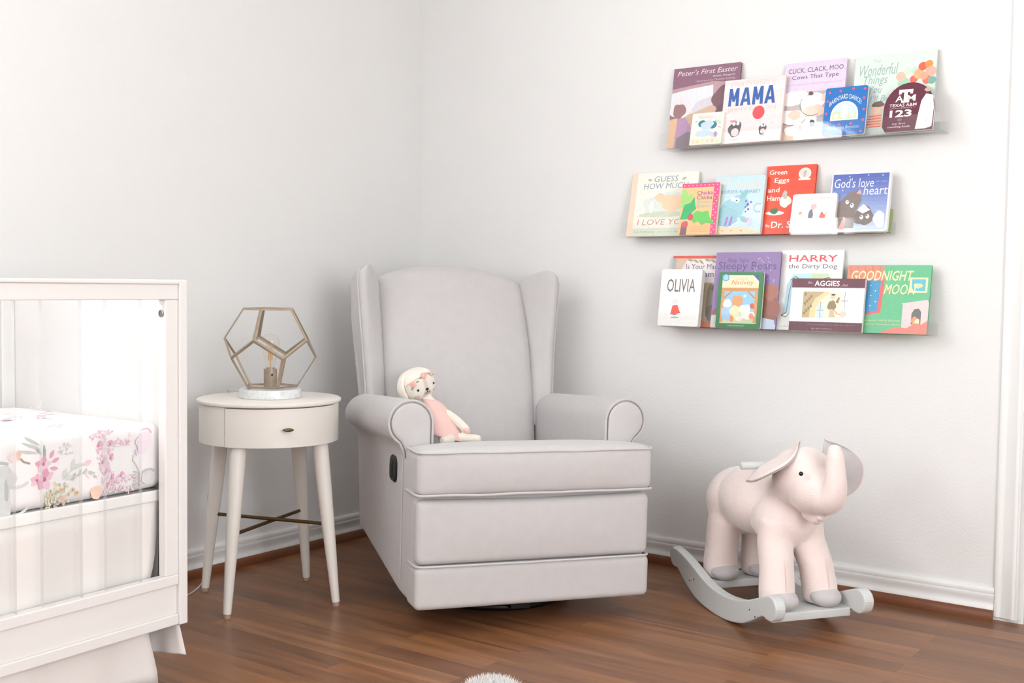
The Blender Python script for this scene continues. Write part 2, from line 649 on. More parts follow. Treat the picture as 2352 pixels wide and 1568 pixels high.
BASE = [(0.0, 0.0), (0.011, 0.0), (0.011, 0.050), (0.009, 0.054), (0.0125, 0.060), (0.0125, 0.0655), (0.008, 0.071), (0.006, 0.0765), (0.0095, 0.079), (0.0105, 0.082), (0.010, 0.090), (0.006, 0.0945), (0.0, 0.0945)]
BASE = [(0.0, 0.0), (0.012, 0.0), (0.012, 0.030), (0.0115, 0.036), (0.008, 0.041), (0.0065, 0.047), (0.0075, 0.055), (0.010, 0.062), (0.012, 0.068), (0.0122, 0.0725), (0.007, 0.0745), (0.007, 0.0775), (0.0105, 0.079), (0.0115, 0.084), (0.011, 0.090), (0.008, 0.0945), (0.0, 0.0945)]
SHOE = [(0.0, 0.0), (0.013, 0.0), (0.013, 0.008)] + [(0.013 * math.cos(R(a)) if a < 90 else 0.0, 0.008 + 0.022 * math.sin(R(a))) for a in (20, 40, 60, 80, 90)]


def base_run(name, axis, plane, sgn, a0, a1, prof, m, d=0.0):
    rings = []
    for a in (a0, a1):
        ring = []
        for o, z in prof:
            q = plane + sgn * (o + d)
            ring.append((a, q, z) if axis == 'x' else (q, a, z))
        rings.append(ring)
    return struct(MB().loft(rings).build(name, m, smooth=True, angle=50))


base_run('baseboard_left', 'x', WY, -1, XB, WX, BASE, M['trim'])
base_run('baseboard_right', 'y', WX, -1, 0.757, WY, BASE, M['trim'])
base_run('baseboard_back', 'y', XB, 1, YB, WY, BASE, M['trim'])
base_run('baseboard_near', 'x', YB, 1, XB, WX, BASE, M['trim'])
base_run('trim_1', 'x', WY, -1, XB, WX - 0.02, SHOE, M['shoe'], 0.012)
base_run('trim_2', 'y', WX, -1, 0.757, WY - 0.02, SHOE, M['shoe'], 0.012)

# door casing, jamb and door leaf at the right edge
CAS = [(0.0, 0.0), (0.0, 0.010), (0.006, 0.013), (0.012, 0.012), (0.016, 0.010), (0.020, 0.010), (0.024, 0.0125), (0.044, 0.015), (0.048, 0.019), (0.053, 0.0205), (0.058, 0.019), (0.061, 0.0215), (0.066, 0.0215), (0.066, 0.0)]


def casing(name, y0, sgn):
    rings = [[(WX - d, y0 + sgn * s, z) for s, d in CAS] for z in (0.012, 2.11)]
    return struct(MB().loft(rings).build(name, M['trim'], smooth=True, angle=50), 'white moulded door casing')


casing('trim_3', 0.756, -1)
casing('trim_4', DY0 - 0.066, 1)
struct(MB().box(WX - 0.02, DY0 - 0.066, 2.04, WX, 0.756, 2.11).build('trim_5', M['trim'], smooth=False, bevel=0.004))
jb = MB().box(WX - 0.001, DY - 0.014, 0.0, WX + 0.12, DY, 2.04).box(WX - 0.001, DY0, 0.0, WX + 0.12, DY0 + 0.014, 2.04).box(WX - 0.001, DY0, 2.026, WX + 0.12, DY, 2.04)
jb.box(WX + 0.045, DY - 0.026, 0.0, WX + 0.08, DY - 0.014, 2.03)
struct(jb.build('trim_6', M['trim'], smooth=False))
dl = MB().box(WX + 0.081, DY0 + 0.016, 0.012, WX + 0.116, DY - 0.016, 2.024)
for z0, z1 in ((0.2, 0.95), (1.1, 1.9)):
    for a, b_ in ((DY0 + 0.12, 0.225), (0.305, DY - 0.12)):
        dl.box(WX + 0.076, a, z0, WX + 0.082, b_, z1)
struct(dl.build('door_1', M['trim'], smooth=False, bevel=0.004), 'white panelled door at the right edge')

# ------------------------------------------------------------------ wingback glider recliner (local x = width, y = depth from the front, z = up)
chair = thing('wingback_recliner', 'pale grey upholstered wingback glider recliner in the corner', 'armchair', (2.634, 1.789, 0.003), (0, R(1.0), R(-34.5)))
FAB = M['fabric']
CZ = [0.40, 0.61, 0.75, 0.87, 0.985, 1.04]
CV = [0.70, 0.752, 0.794, 0.847, 0.914, 0.945]


def cush_warp(p):
    # p.x across, p.y 0 front .. 0.1 rear, p.z 0..1 along the height
    u, t, h = p.x, p.y / 0.1, p.z
    top = 1.038 - 0.05 * (abs(u) / 0.268) ** 2.2
    z = 0.40 + (top - 0.40) * h
    k = max(0.0, 1 - (u / 0.272) ** 2)
    belly = 0.045 * k ** 0.7 * (0.45 + 0.55 * math.sin(PI * min(1, h * 1.05)) ** 0.6)
    thick = 0.10 - 0.02 * h
    vv = interp(z, CZ, CV)
    return Vector((u, vv + thick * t - belly * (1 - t), z))


MB().rbox(-0.272, 0, 0, 0.272, 0.1, 1.0, r=0.045, mid=12, seg=4, warp=lambda p: cush_warp(Vector((p.x, p.y, p.z)))).build('backrest_cushion', FAB, chair, sub=1)


def shell_warp(p):
    z = p.z
    v0 = interp(z, CZ, CV) + 0.05
    v1 = interp(z, [0.10, 0.57, 0.80, 1.0], [0.73, 0.83, 0.915, 0.985])
    hw = interp(z, [0.10, 0.57, 0.83, 0.96, 1.02], [0.352, 0.345, 0.358, 0.352, 0.30]) / 0.35
    return Vector((p.x * hw, v0 + (v1 - v0) * p.y / 0.1, z - 0.045 * (abs(p.x) / 0.35) ** 2.2 * sstep(0.85, 1.0, z)))


MB().rbox(-0.35, 0, 0.40, 0.35, 0.1, 1.015, r=0.03, mid=10, seg=3, warp=shell_warp).build('back_shell', FAB, chair, sub=1)

WZ = [0.48, 0.60, 0.75, 0.87, 0.97]


def wing(sg):
    rings = []
    N = 12
    for i in range(N + 1):
        s = i / N
        ring = []
        for kind in range(8):
            def at(z):
                ui = interp(z, WZ, [0.250, 0.255, 0.257, 0.258, 0.258])
                uf = interp(z, WZ, [0.334, 0.336, 0.345, 0.356, 0.364])
                vp = interp(z, WZ, [0.735, 0.750, 0.772, 0.780, 0.785])
                vc = interp(z, WZ, [0.735, 0.770, 0.815, 0.865, 0.925])
                ur = interp(z, WZ, [0.346, 0.348, 0.366, 0.382, 0.388])
                vr = interp(z, WZ, [0.84, 0.86, 0.895, 0.905, 0.915])
                return [(ui, vc), (ui + (uf - ui) * 0.32, vc * 0.55 + vp * 0.45 - 0.008), (uf - 0.038, vp - 0.002), (uf - 0.019, vp - 0.014), (uf - 0.002, vp - 0.004),
                        (uf, vp + 0.012), (ur, vr), (ui, vr + 0.035)][kind]
            ztop = [0.990, 1.020, 1.036, 1.024, 1.008, 1.012, 0.962, 0.972][kind]
            z = 0.47 + (ztop - 0.47) * s
            u, v = at(z)
            if i == N:
                z += 0.0
            ring.append((sg * u, v, z))
        rings.append(ring)
    # domed cap
    c = Vector((0, 0, 0))
    for p in rings[-1]:
        c += Vector(p)
    c /= 8
    for k, up in ((0.7, 0.010), (0.3, 0.014)):
        rings.append([tuple(Vector((c.x, c.y, 0)) * (1 - k) + Vector((p[0], p[1], 0)) * k + Vector((0, 0, c.z * (1 - k) + p[2] * k + up))) for p in rings[N]])
    w = MB().loft(rings).build('wing', FAB, chair, sub=2)
    path = [(sg * (interp(z, WZ, [0.334, 0.336, 0.345, 0.356, 0.364]) + 0.001), interp(z, WZ, [0.735, 0.750, 0.772, 0.780, 0.785]) + 0.004, z) for z in [0.5 + 0.04 * k for k in range(13)]]
    path += [(sg * 0.362, 0.795, 1.004), (sg * 0.352, 0.812, 1.022)]
    MB().tube(path, 0.0032, 8).build('piping', FAB, w)


wing(1)
wing(-1)


def arm_prof(sg, grow=0.0):
    cx, cz, r = 0.338, 0.568, 0.068 + grow
    pts = [(0.270 - grow, 0.36), (0.270 - grow, 0.42), (0.270 - grow, 0.48), (0.270 - grow, 0.53)]
    for a in range(180, -61, -10):
        pts.append((cx + r * math.cos(R(a)), cz + r * math.sin(R(a))))
    pts += [(0.362 + grow, 0.490), (0.357 + grow, 0.465), (0.356 + grow, 0.42), (0.356 + grow, 0.36)]
    return [(sg * x, z) for x, z in pts]


def arm(sg):
    rings = []
    for v in [0.158, 0.162, 0.17, 0.19] + [0.19 + 0.06 * k for k in range(1, 11)]:
        g = -0.010 if v < 0.160 else (-0.003 if v < 0.166 else 0.0)
        dz = -0.065 * (v - 0.158)
        rings.append([(x, v, z + dz * sstep(0.40, 0.60, z)) for x, z in arm_prof(sg, g)])
    a = MB().loft(rings).build('armrest', FAB, chair, sub=1)
    front = arm_prof(sg, -0.007)
    MB().loft([[(x * 1.0, 0.160, z) for x, z in front], [(x, 0.151, z) for x, z in arm_prof(sg, -0.009)], [(x, 0.147, z) for x, z in arm_prof(sg, -0.022)]]).build('arm_front_panel', FAB, a, sub=1)
    MB().tube([(x, 0.156, z) for x, z in arm_prof(sg, -0.0035)], 0.0036, 8).build('piping', FAB, a)


arm(-1)
arm(1)


def body_warp(p):
    z = p.z
    if z < 0.25:
        z += 0.085 * max(0.0, min(1.0, (p.y - 0.18) / 0.5)) * (0.25 - z) / 0.18
    if p.z > 0.36 and abs(p.x) < 0.325:
        z -= 0.06 + 0.24 * max(0.0, min(0.45, p.y - 0.05))
    y = p.y
    if p.y > 0.6:
        y += interp(z, [0.1, 0.5], [-0.02, 0.06]) * (p.y - 0.6) / 0.14
    return Vector((p.x, y, z))


MB().rbox(-0.356, 0.035, 0.070, 0.356, 0.74, 0.475, r=0.02, mid=10, seg=2, warp=body_warp).build('body', FAB, chair, sub=1)


def seat_warp(p):
    hw = 0.357 + (0.264 - 0.357) * sstep(0.135, 0.152, p.y)
    k = (1 - (p.x / 0.357) ** 4)
    z = p.z
    rise = 0.016 * k * (1 - ((p.y - 0.35) / 0.45) ** 2 * 0.6)
    if p.z > 0.44:
        z += max(0, rise)
    z -= 0.17 * max(0.0, p.y - 0.10)
    y = p.y
    if p.y < 0.05:
        y -= 0.012 * k * math.sin(PI * min(1, max(0, (p.z - 0.38) / 0.13)))
    return Vector((p.x * hw / 0.357, y, z))


seat = MB().rbox(-0.357, -0.004, 0.382, 0.357, 0.76, 0.508, r=0.022, mid=12, seg=3, warp=seat_warp, extra=((), (0.12, 0.136, 0.142, 0.148, 0.154, 0.17), ())).build('seat_cushion', FAB, chair, sub=1)


def front_path(hw, v, z, back, wob, r=0.018, seed=0):
    rnd = random.Random(seed)
    pts = [(-hw, back, z)]
    pts += [(-hw, v + r + 0.03, z), (-hw, v + r, z), (-hw + r * 0.3, v + r * 0.3, z), (-hw + r, v, z)]
    n = 14
    for k in range(1, n):
        x = -hw + r + (2 * hw - 2 * r) * k / n
        pts.append((x, v - 0.004 * math.sin(PI * k / n), z + wob * (rnd.random() - 0.5)))
    pts += [(hw - r, v, z), (hw - r * 0.3, v + r * 0.3, z), (hw, v + r, z), (hw, v + r + 0.03, z), (hw, back, z)]
    return pts


MB().tube(front_path(0.357, -0.006, 0.5035, 0.135, 0.003, seed=1), 0.0036, 8).build('piping', FAB, seat, sub=1)
MB().tube(front_path(0.358, -0.007, 0.386, 0.14, 0.003, seed=2), 0.0042, 8).build('piping', FAB, seat, sub=1)


def foot_warp(p):
    k = (1 - (p.x / 0.353) ** 4) * math.sin(PI * min(1, max(0, (p.z - 0.19) / 0.185)))
    return Vector((p.x, p.y - (0.010 * k if p.y < 0.04 else 0), p.z - (0.006 * (1 - abs(p.x) / 0.353) if p.z > 0.35 else 0)))


MB().rbox(-0.354, 0.004, 0.190, 0.354, 0.10, 0.371, r=0.02, mid=10, seg=3, warp=foot_warp).build('footrest_panel', FAB, chair, sub=1)
sk = MB().rbox(-0.357, -0.002, 0.066, 0.357, 0.10, 0.187, r=0.018, mid=8, seg=3).build('front_skirt', FAB, chair, sub=1)
MB().tube(front_path(0.356, -0.001, 0.1885, 0.10, 0.001, seed=3), 0.0036, 8).build('piping', FAB, sk, sub=1)
MB().tube([(-0.358, 0.158, z) for z in (0.12, 0.2, 0.3, 0.4, 0.47)], 0.003, 8).build('side_piping', FAB, chair)
hd = MB().rbox(-0.366, 0.226, 0.384, -0.350, 0.298, 0.462, r=0.02, mid=3, seg=3, warp=lambda p: Vector((p.x, p.y + (p.z - 0.42) * -0.05, p.z))).build('recline_handle', M['black'], chair, sub=1)
hd['label'] = 'black plastic recline handle'
MB().rbox(-0.371, 0.246, 0.398, -0.362, 0.270, 0.446, r=0.008, mid=2, seg=2).build('lever', M['black'], hd, sub=1)
MB().tube([(0.235 * math.cos(2 * PI * k / 48), 0.40 + 0.235 * math.sin(2 * PI * k / 48), 0.014) for k in range(48)], 0.012, 10, loop=True).box(-0.24, 0.33, 0.02, 0.24, 0.39, 0.045).box(-0.03, 0.12, 0.02, 0.03, 0.6, 0.045).lathe([(0.05, 0.03), (0.05, 0.12), (0.09, 0.125), (0.09, 0.15)], (0, 0.36, 0), 24).build('swivel_base', M['darkmetal'], chair)

# ------------------------------------------------------------------ round side table with one drawer
TCX, TCY = 2.380, 2.610
table = thing('side_table', 'round cream side table with one curved drawer on tapered legs', 'side table', (TCX, TCY, 0), (0, 0, math.atan2(-0.474, 0.88)))
# local: +x to the right of the drawer, -y out of the drawer front
MB().lathe([(0.0, 0.609), (0.212, 0.609), (0.2165, 0.612), (0.2175, 0.616), (0.2165, 0.620), (0.212, 0.6225), (0.0, 0.6225)], seg=72, sy=0.96).build('tabletop', M['cream'], table)
DA = R(51.5)
RB, RI = 0.2095, 0.185
b = MB()
rings = []
n = 64
for k in range(n + 1):
    a = -PI / 2 + DA + (2 * PI - 2 * DA) * k / n
    c, s_ = math.cos(a), math.sin(a) * 0.96
    rings.append([(RB * c, RB * s_, 0.494), (RB * c, RB * s_, 0.609), (RI * c, RI * s_, 0.609), (RI * c, RI * s_, 0.494)])
b.loft(rings)
b.lathe([(0.0, 0.4935), (0.2085, 0.4935), (0.2085, 0.499), (0.0, 0.499)], seg=64, sy=0.96)
b.build('drum', M['cream'], table, angle=50)
b = MB()
rings = []
for k in range(25):
    a = -PI / 2 - DA + 0.0 + (2 * DA) * k / 24
    c, s_ = math.cos(a), math.sin(a) * 0.96
    rings.append([(0.200 * c, 0.200 * s_, 0.497), (0.200 * c, 0.200 * s_, 0.609), (0.196 * c, 0.196 * s_, 0.609), (0.196 * c, 0.196 * s_, 0.497)])
b.loft(rings).build('gap_shade_strip', M['gap'], table)  # dark strip close behind the drawer front, gap shade put into its colour
b = MB()
rings = []
for k in range(33):
    a = -PI / 2 - DA + 0.014 + (2 * DA - 0.028) * k / 32
    c, s_ = math.cos(a), math.sin(a) * 0.96
    r0, r1 = 0.2105, 0.2008
    rings.append([(r0 * c, r0 * s_, 0.4935), (r0 * c, r0 * s_, 0.6065), (r1 * c, r1 * s_, 0.6065), (r1 * c, r1 * s_, 0.4935)])
drawer = b.loft(rings).build('drawer', M['cream'], table, angle=50)
b = MB()
rings = []
for d, w in ((0.0, 0.35), (0.010, 0.35), (0.013, 0.75), (0.016, 1.0), (0.021, 1.0), (0.024, 0.85), (0.0255, 0.4)):
    rings.append([(0.0155 * w * math.cos(2 * PI * k / 24), -0.2015 - d, 0.5475 + 0.0052 * w * math.sin(2 * PI * k / 24)) for k in range(24)])
kn = b.loft(rings).build('knob', M['bronze'], drawer)
kn['label'] = 'dark bronze oval knob'
for sx in (-1, 1):
    for sy in (-1, 1):
        top, bot = Vector((sx * 0.122, sy * 0.122, 0.496)), Vector((sx * 0.163, sy * 0.160, 0.012))
        path = [bot + (top - bot) * t for t in (0, 0.25, 0.5, 0.75, 1.0)]
        lg = MB().tube(path, [0.0118, 0.0158, 0.0198, 0.0226, 0.0245], 24).build('leg', M['cream'], table)
        g0 = bot + (bot - top).normalized() * 0.0125
        MB().lathe([(0.0, 0.0), (0.0105, 0.0), (0.0112, 0.004), (0.0112, 0.0125), (0.0, 0.0125)], (bot.x + (bot - top).x * 0.012, bot.y + (bot - top).y * 0.012, 0.0), 20).build('glide', M['foot'], lg)
for sg in (-1, 1):
    zz = 0.243 + 0.0045 * sg
    e = 0.146
    nm = MB().tube([(-e, sg * e, zz), (0, 0, zz), (e, -sg * e, zz)], 0.0055, 12).build('cross_rod', M['bronze'], table)
    nm['label'] = 'bronze stretcher rod'

# ------------------------------------------------------------------ dodecahedron lamp on the table
lamp = thing('table_lamp', 'brass dodecahedron cage lamp with bare bulb on a marble disc', 'lamp', (TCX + 0.001, TCY - 0.002, 0.6228))
MB().lathe([(0.0, 0.0), (0.0915, 0.0), (0.0935, 0.002), (0.0935, 0.0245), (0.092, 0.0275), (0.0, 0.0275)], seg=64).build('marble_base', M['marble'], lamp)
tx, ty = -0.674, -0.739
rx_, ry_ = 0.739, -0.674


def dpt(ang, rad, z):
    a = R(ang)
    return Vector((rad * (math.cos(a) * tx + math.sin(a) * rx_), rad * (math.cos(a) * ty + math.sin(a) * ry_), z))


A0 = -20.6
z0 = 0.0315
botr = [dpt(A0 + 36 + 72 * k, 0.081, z0) for k in range(5)]
lowr = [dpt(A0 + 36 + 72 * k, 0.139, z0 + 0.093) for k in range(5)]
uppr = [dpt(A0 + 72 * k, 0.139, z0 + 0.148) for k in range(5)]
topr = [dpt(A0 + 72 * k, 0.081, z0 + 0.241) for k in range(5)]
ctr = Vector((0, 0, z0 + 0.12))
b = MB()


def strip(p, q):
    """two flat brass strips folded to an angle along each edge"""
    t = (q - p).normalized()
    out = ((p + q) / 2 - ctr).normalized()
    side = t.cross(out).normalized()
    for sg in (-1, 1):
        d = (side * sg * 0.82 - out * 0.57).normalized()
        nrm = t.cross(d).normalized() * 0.0006
        w = d * 0.0062
        vs = [p + nrm, q + nrm, q + w + nrm, p + w + nrm, p - nrm, q - nrm, q + w - nrm, p + w - nrm]
        b.add(vs, [(0, 1, 2, 3), (7, 6, 5, 4), (0, 4, 5, 1), (1, 5, 6, 2), (2, 6, 7, 3), (3, 7, 4, 0)], 0)


for k in range(5):
    k1 = (k + 1) % 5
    strip(botr[k], botr[k1])
    strip(topr[k], topr[k1])
    strip(botr[k], lowr[k])
    strip(topr[k], uppr[k])
    strip(uppr[k], lowr[k])
    strip(lowr[k], uppr[k1])
b.build('cage', M['brass'], lamp, smooth=False)
so = MB().lathe([(0.0, 0.0275), (0.0195, 0.0275), (0.0200, 0.029), (0.0200, 0.086), (0.0185, 0.0875), (0.0135, 0.0875), (0.0135, 0.091), (0.0, 0.091)], seg=32).build('socket', M['brass'], lamp)
MB().box(-0.0026, -0.0207, 0.066, 0.0026, -0.0198, 0.073).build('switch_mark', M['black'], so, smooth=False).rotation_euler = (0, 0, math.atan2(tx, -ty) + R(14))
bulb = MB().lathe([(0.0125, 0.090), (0.0130, 0.095), (0.0160, 0.108), (0.0210, 0.128), (0.0250, 0.147), (0.0272, 0.162), (0.0268, 0.173), (0.0235, 0.183), (0.0165, 0.190), (0.008, 0.1935), (0.001, 0.1945)], seg=32).build('bulb', M['glass'], lamp)
fb = MB()
for k in range(8):
    a0, a1 = 2 * PI * k / 8, 2 * PI * (k + 0.5) / 8
    fb.tube([(0.005 * math.cos(a0), 0.005 * math.sin(a0), 0.112), (0.011 * math.cos(a1), 0.011 * math.sin(a1), 0.165)], 0.0005, 5)
    fb.tube([(0.011 * math.cos(a1), 0.011 * math.sin(a1), 0.165), (0.005 * math.cos(2 * PI * (k + 1) / 8), 0.005 * math.sin(2 * PI * (k + 1) / 8), 0.112)], 0.0005, 5)
fb.tube([(0, 0, 0.091), (0, 0, 0.150)], 0.0015, 6)
fb.build('filament', M['filament'], bulb)


def smooth_path(pts, n=6):
    out = []
    P = [Vector(p) for p in pts]
    for i in range(len(P) - 1):
        p0, p1, p2, p3 = P[max(i - 1, 0)], P[i], P[i + 1], P[min(i + 2, len(P) - 1)]
        for k in range(n):
            t = k / n
            out.append(0.5 * ((2 * p1) + (p2 - p0) * t + (2 * p0 - 5 * p1 + 4 * p2 - p3) * t * t + (3 * p1 - p0 - 3 * p2 + p3) * t ** 3))
    out.append(P[-1])
    return out


lx, ly, lz = TCX + 0.001, TCY - 0.002, 0.6228
cp = [(2.331, 2.668, 0.633), (2.338, 2.712, 0.641), (2.344, 2.752, 0.640), (2.372, 2.792, 0.631), (2.405, 2.828, 0.620), (2.402, 2.850, 0.57), (2.385, 2.855, 0.45), (2.372, 2.855, 0.36), (2.341, 2.852, 0.285), (2.372, 2.858, 0.21), (2.36, 2.862, 0.08), (2.30, 2.85, 0.008), (2.16, 2.82, 0.005), (1.95, 2.93, 0.005)]
MB().tube(smooth_path([(x - lx, y - ly, z - lz) for x, y, z in cp]), 0.0022, 8).build('cord', M['cord'], lamp)

# ------------------------------------------------------------------ crib with clear acrylic slats (local x along the crib, +y towards the wall)
crib = thing('crib', 'white wooden crib with clear acrylic slats beside the wall', 'crib', (1.693, 2.137, 0), (0, 0, R(2.15)))
CW = M['crib']
CL, CD_ = -1.385, 0.66


def cpart(name, boxes, parent=crib, m=CW, bev=0.0025):
    b = MB()
    for q in boxes:
        b.box(*q)
    return b.build(name, m, parent, smooth=False, bevel=bev)


for nm, x0, x1, i0, i1 in (('end_panel', -0.023, 0.0, -0.029, -0.023), ('end_panel', CL - 0.023, CL, CL, CL + 0.006)):
    cpart(nm, [(x0, -0.004, 0.174, x1, CD_ + 0.004, 0.976)])
for fy0, fy1, face in ((0.0, 0.027, 0.0), (CD_ - 0.027, CD_, CD_)):
    sg = 1 if face == 0 else -1
    cap = (CL, face - sg * 0.005, 0.9655, -0.023, face + sg * 0.032, 0.9745)
    cap = (cap[0], min(cap[1], cap[4]), cap[2], cap[3], max(cap[1], cap[4]), cap[5])
    cpart('top_rail', [(CL, fy0, 0.930, -0.023, fy1, 0.966), cap])
    cpart('stile', [(-0.060, fy0 + 0.001, 0.293, -0.023, fy1 - 0.001, 0.930)])
    cpart('stile', [(CL, fy0 + 0.001, 0.293, CL + 0.037, fy1 - 0.001, 0.930)])
    rec = (CL, face + sg * 0.006, 0.200, -0.023, face + sg * 0.021, 0.270)
    rec = (rec[0], min(rec[1], rec[4]), rec[2], rec[3], max(rec[1], rec[4]), rec[5])
    cpart('bottom_rail', [(CL, fy0, 0.269, -0.023, fy1, 0.2935), (CL, fy0, 0.1755, -0.023, fy1, 0.2005), rec])
    k = 0
    x = -0.1195
    while x - 0.094 > CL + 0.05:
        sl = MB().box(x - 0.094, face + sg * 0.0135 - 0.005, 0.285, x, face + sg * 0.0135 + 0.005, 0.936)
        sl.box(x - 0.0008, face + sg * 0.0135 - 0.0051, 0.285, x + 0.0003, face + sg * 0.0135 + 0.0051, 0.936, 1)
        sl.box(x - 0.0943, face + sg * 0.0135 - 0.0052, 0.285, x - 0.0935, face + sg * 0.0135 + 0.0052, 0.936, 1)
        o = sl.build('slat', [M['acrylic'], M['slatedge']], crib, smooth=False)
        if k == 0 and face == 0:
            o['label'] = 'clear acrylic slat'
        x -= 0.1545
        k += 1
sc_ = MB().lathe([(0.0, 0.0), (0.0085, 0.0), (0.0085, 0.0022), (0.0060, 0.0028), (0.0055, 0.0010), (0.0, 0.0010)], seg=20, M4=Matrix.Translation((-0.060, 0.0135, 0.899)) @ Matrix.Rotation(R(-90), 4, 'Y')).build('screw', M['steel'], crib)
sc_['label'] = 'small steel bolt head'
cpart('mattress_support', [(CL + 0.004, 0.05, 0.472, -0.028, CD_ - 0.05, 0.487)])
for lx_ in (-0.075, CL + 0.035):
    for ly_ in (0.10, CD_ - 0.14):
        cpart('leg', [(lx_, ly_, 0.03, lx_ + 0.04, ly_ + 0.04, 0.47)])
        MB().lathe([(0.0, 0.0), (0.015, 0.0), (0.018, 0.006), (0.018, 0.024), (0.010, 0.03), (0.0, 0.03)], (lx_ + 0.02, ly_ + 0.02, 0.0), 16).build('caster', M['black'], crib)
cpart('base_rail', [(CL + 0.05, 0.11, 0.30, -0.06, 0.13, 0.34), (CL + 0.05, CD_ - 0.13, 0.30, -0.06, CD_ - 0.11, 0.34)])

mat_o = thing('crib_mattress', 'white mattress in a fitted sheet with watercolour flowers inside the crib', 'mattress', (1.693, 2.137, 0.4875), (0, 0, R(2.15)))
MX0, MX1, MY0, MY1, MZ = CL + 0.02, -0.0255, 0.046, CD_ - 0.046, 0.158


def mwarp(p):
    k = (1 - ((p.x - MX0) / (MX1 - MX0) * 2 - 1) ** 6)
    z = p.z
    if z > 0.1:
        z += 0.006 * k
    return Vector((p.x, p.y, z + 0.004 * (1 - k) * (0.08 - z) / 0.08))


MB().rbox(MX0, MY0, 0.002, MX1, MY1, MZ, r=0.026, mid=14, seg=4, warp=mwarp).build('fitted_sheet', M['sheet'], mat_o, sub=1)


class Ink:
    """flat printed shapes on a plane: o origin, ex / ey in-plane axes, n outward"""

    def __init__(s, o, ex, ey, n, step=0.000012, lift=0.0002):
        s.o, s.ex, s.ey, s.n = Vector(o), Vector(ex), Vector(ey), Vector(n)
        s.b, s.c, s.k, s.step, s.lift = MB(), [], 0, step, lift
        s.bend = None

    def P(s, x, y):
        q = s.o + s.ex * x + s.ey * y + s.n * (s.lift + s.k * s.step)
        return s.bend(q) if s.bend else q

    def poly(s, pts, col, layer=True):
        if layer:
            s.k += 1
        s.b.add([s.P(x, y) for x, y in pts], [tuple(range(len(pts)))])
        s.c.append(lin(*col))
        return s

    def rect(s, x0, y0, x1, y1, col):
        return s.poly([(x0, y0), (x1, y0), (x1, y1), (x0, y1)], col)

    def ell(s, cx, cy, rx, ry, col, rot=0.0, n=18, layer=True):
        c, d = math.cos(R(rot)), math.sin(R(rot))
        pts = []
        for k in range(n):
            a = 2 * PI * k / n
            x, y = rx * math.cos(a), ry * math.sin(a)
            pts.append((cx + x * c - y * d, cy + x * d + y * c))
        return s.poly(pts, col, layer)

    def blob(s, cx, cy, rx, ry, col, seed=0, n=36, amp=0.18, rot=0):
        rnd = random.Random(seed)
        ph = [rnd.random() * 6.28 for _ in range(4)]
        pts = []
        c, d = math.cos(R(rot)), math.sin(R(rot))
        for k in range(n):
            a = 2 * PI * k / n
            m = 1 + amp * (math.sin(2 * a + ph[0]) * 0.5 + math.sin(3 * a + ph[1]) * 0.4 + math.sin(5 * a + ph[2]) * 0.3)
            x, y = rx * m * math.cos(a), ry * m * math.sin(a)
            pts.append((cx + x * c - y * d, cy + x * d + y * c))
        return s.poly(pts, col)

    def leaf(s, x, y, L, w, ang, col):
        c, d = math.cos(R(ang)), math.sin(R(ang))
        prof = [(0, 0), (0.25, 0.75), (0.55, 1), (0.85, 0.5), (1, 0), (0.85, -0.5), (0.55, -1), (0.25, -0.75)]
        return s.poly([(x + L * t * c - w * q * d, y + L * t * d + w * q * c) for t, q in prof], col)

    def line(s, pts, w, col):
        """a drawn line of width w"""
        s.k += 1
        for (x0, y0), (x1, y1) in zip(pts[:-1], pts[1:]):
            dx, dy = x1 - x0, y1 - y0
            L = math.hypot(dx, dy) or 1
            nx, ny = -dy / L * w / 2, dx / L * w / 2
            s.poly([(x0 - nx, y0 - ny), (x1 - nx, y1 - ny), (x1 + nx, y1 + ny), (x0 + nx, y0 + ny)], col, layer=False)
        return s

    def arc(s, cx, cy, rx, ry, a0, a1, w, col, n=12):
        return s.line([(cx + rx * math.cos(R(a0 + (a1 - a0) * k / n)), cy + ry * math.sin(R(a0 + (a1 - a0) * k / n))) for k in range(n + 1)], w, col)

    def text(s, body, x0, y0, x1, y1, col, shear=0.0, bold=0.0, arc=0.0, wob=0.0):
        vs, fs = glyphs(body, shear, bold)
        xs = [v[0] for v in vs]
        ys = [v[1] for v in vs]
        ax, bx, ay, by = min(xs), max(xs), min(ys), max(ys)
        s.k += 1
        P = []
        for x, y in vs:
            u, w = (x - ax) / (bx - ax), (y - ay) / (by - ay)
            X, Y = x0 + (x1 - x0) * u, y0 + (y1 - y0) * w
            Y += arc * (1 - (2 * u - 1) ** 2) + wob * math.sin(u * 11)
            P.append(s.P(X, Y))
        s.b.add(P, fs)
        s.c += [lin(*col)] * len(fs)
        return s

    def build(s, name, m, parent):
        return s.b.build(name, m, parent, smooth=False, inks=s.c)


_G = {}


def glyphs(body, shear=0.0, bold=0.0):
    key = (body, shear, bold)
    if key not in _G:
        cu = bpy.data.curves.new('lettering', 'FONT')
        cu.body = body
        cu.shear = shear
        cu.offset = bold
        cu.resolution_u = 2
        cu.fill_mode = 'FRONT'
        ob = bpy.data.objects.new('lettering', cu)
        COL.objects.link(ob)
        dg = bpy.context.evaluated_depsgraph_get()
        me = bpy.data.meshes.new_from_object(ob.evaluated_get(dg))
        _G[key] = ([(v.co.x, v.co.y) for v in me.vertices], [tuple(p.vertices) for p in me.polygons])
        bpy.data.objects.remove(ob)
        bpy.data.curves.remove(cu)
        bpy.data.meshes.remove(me)
    return _G[key]


# the flowers printed on the front of the sheet (x measured back from the right end of the crib)
class WashInk(Ink):
    def poly(s, pts, col, layer=True):
        return Ink.poly(s, pts, tuple(int(246 + (v - 246) * 0.62) for v in col), layer)


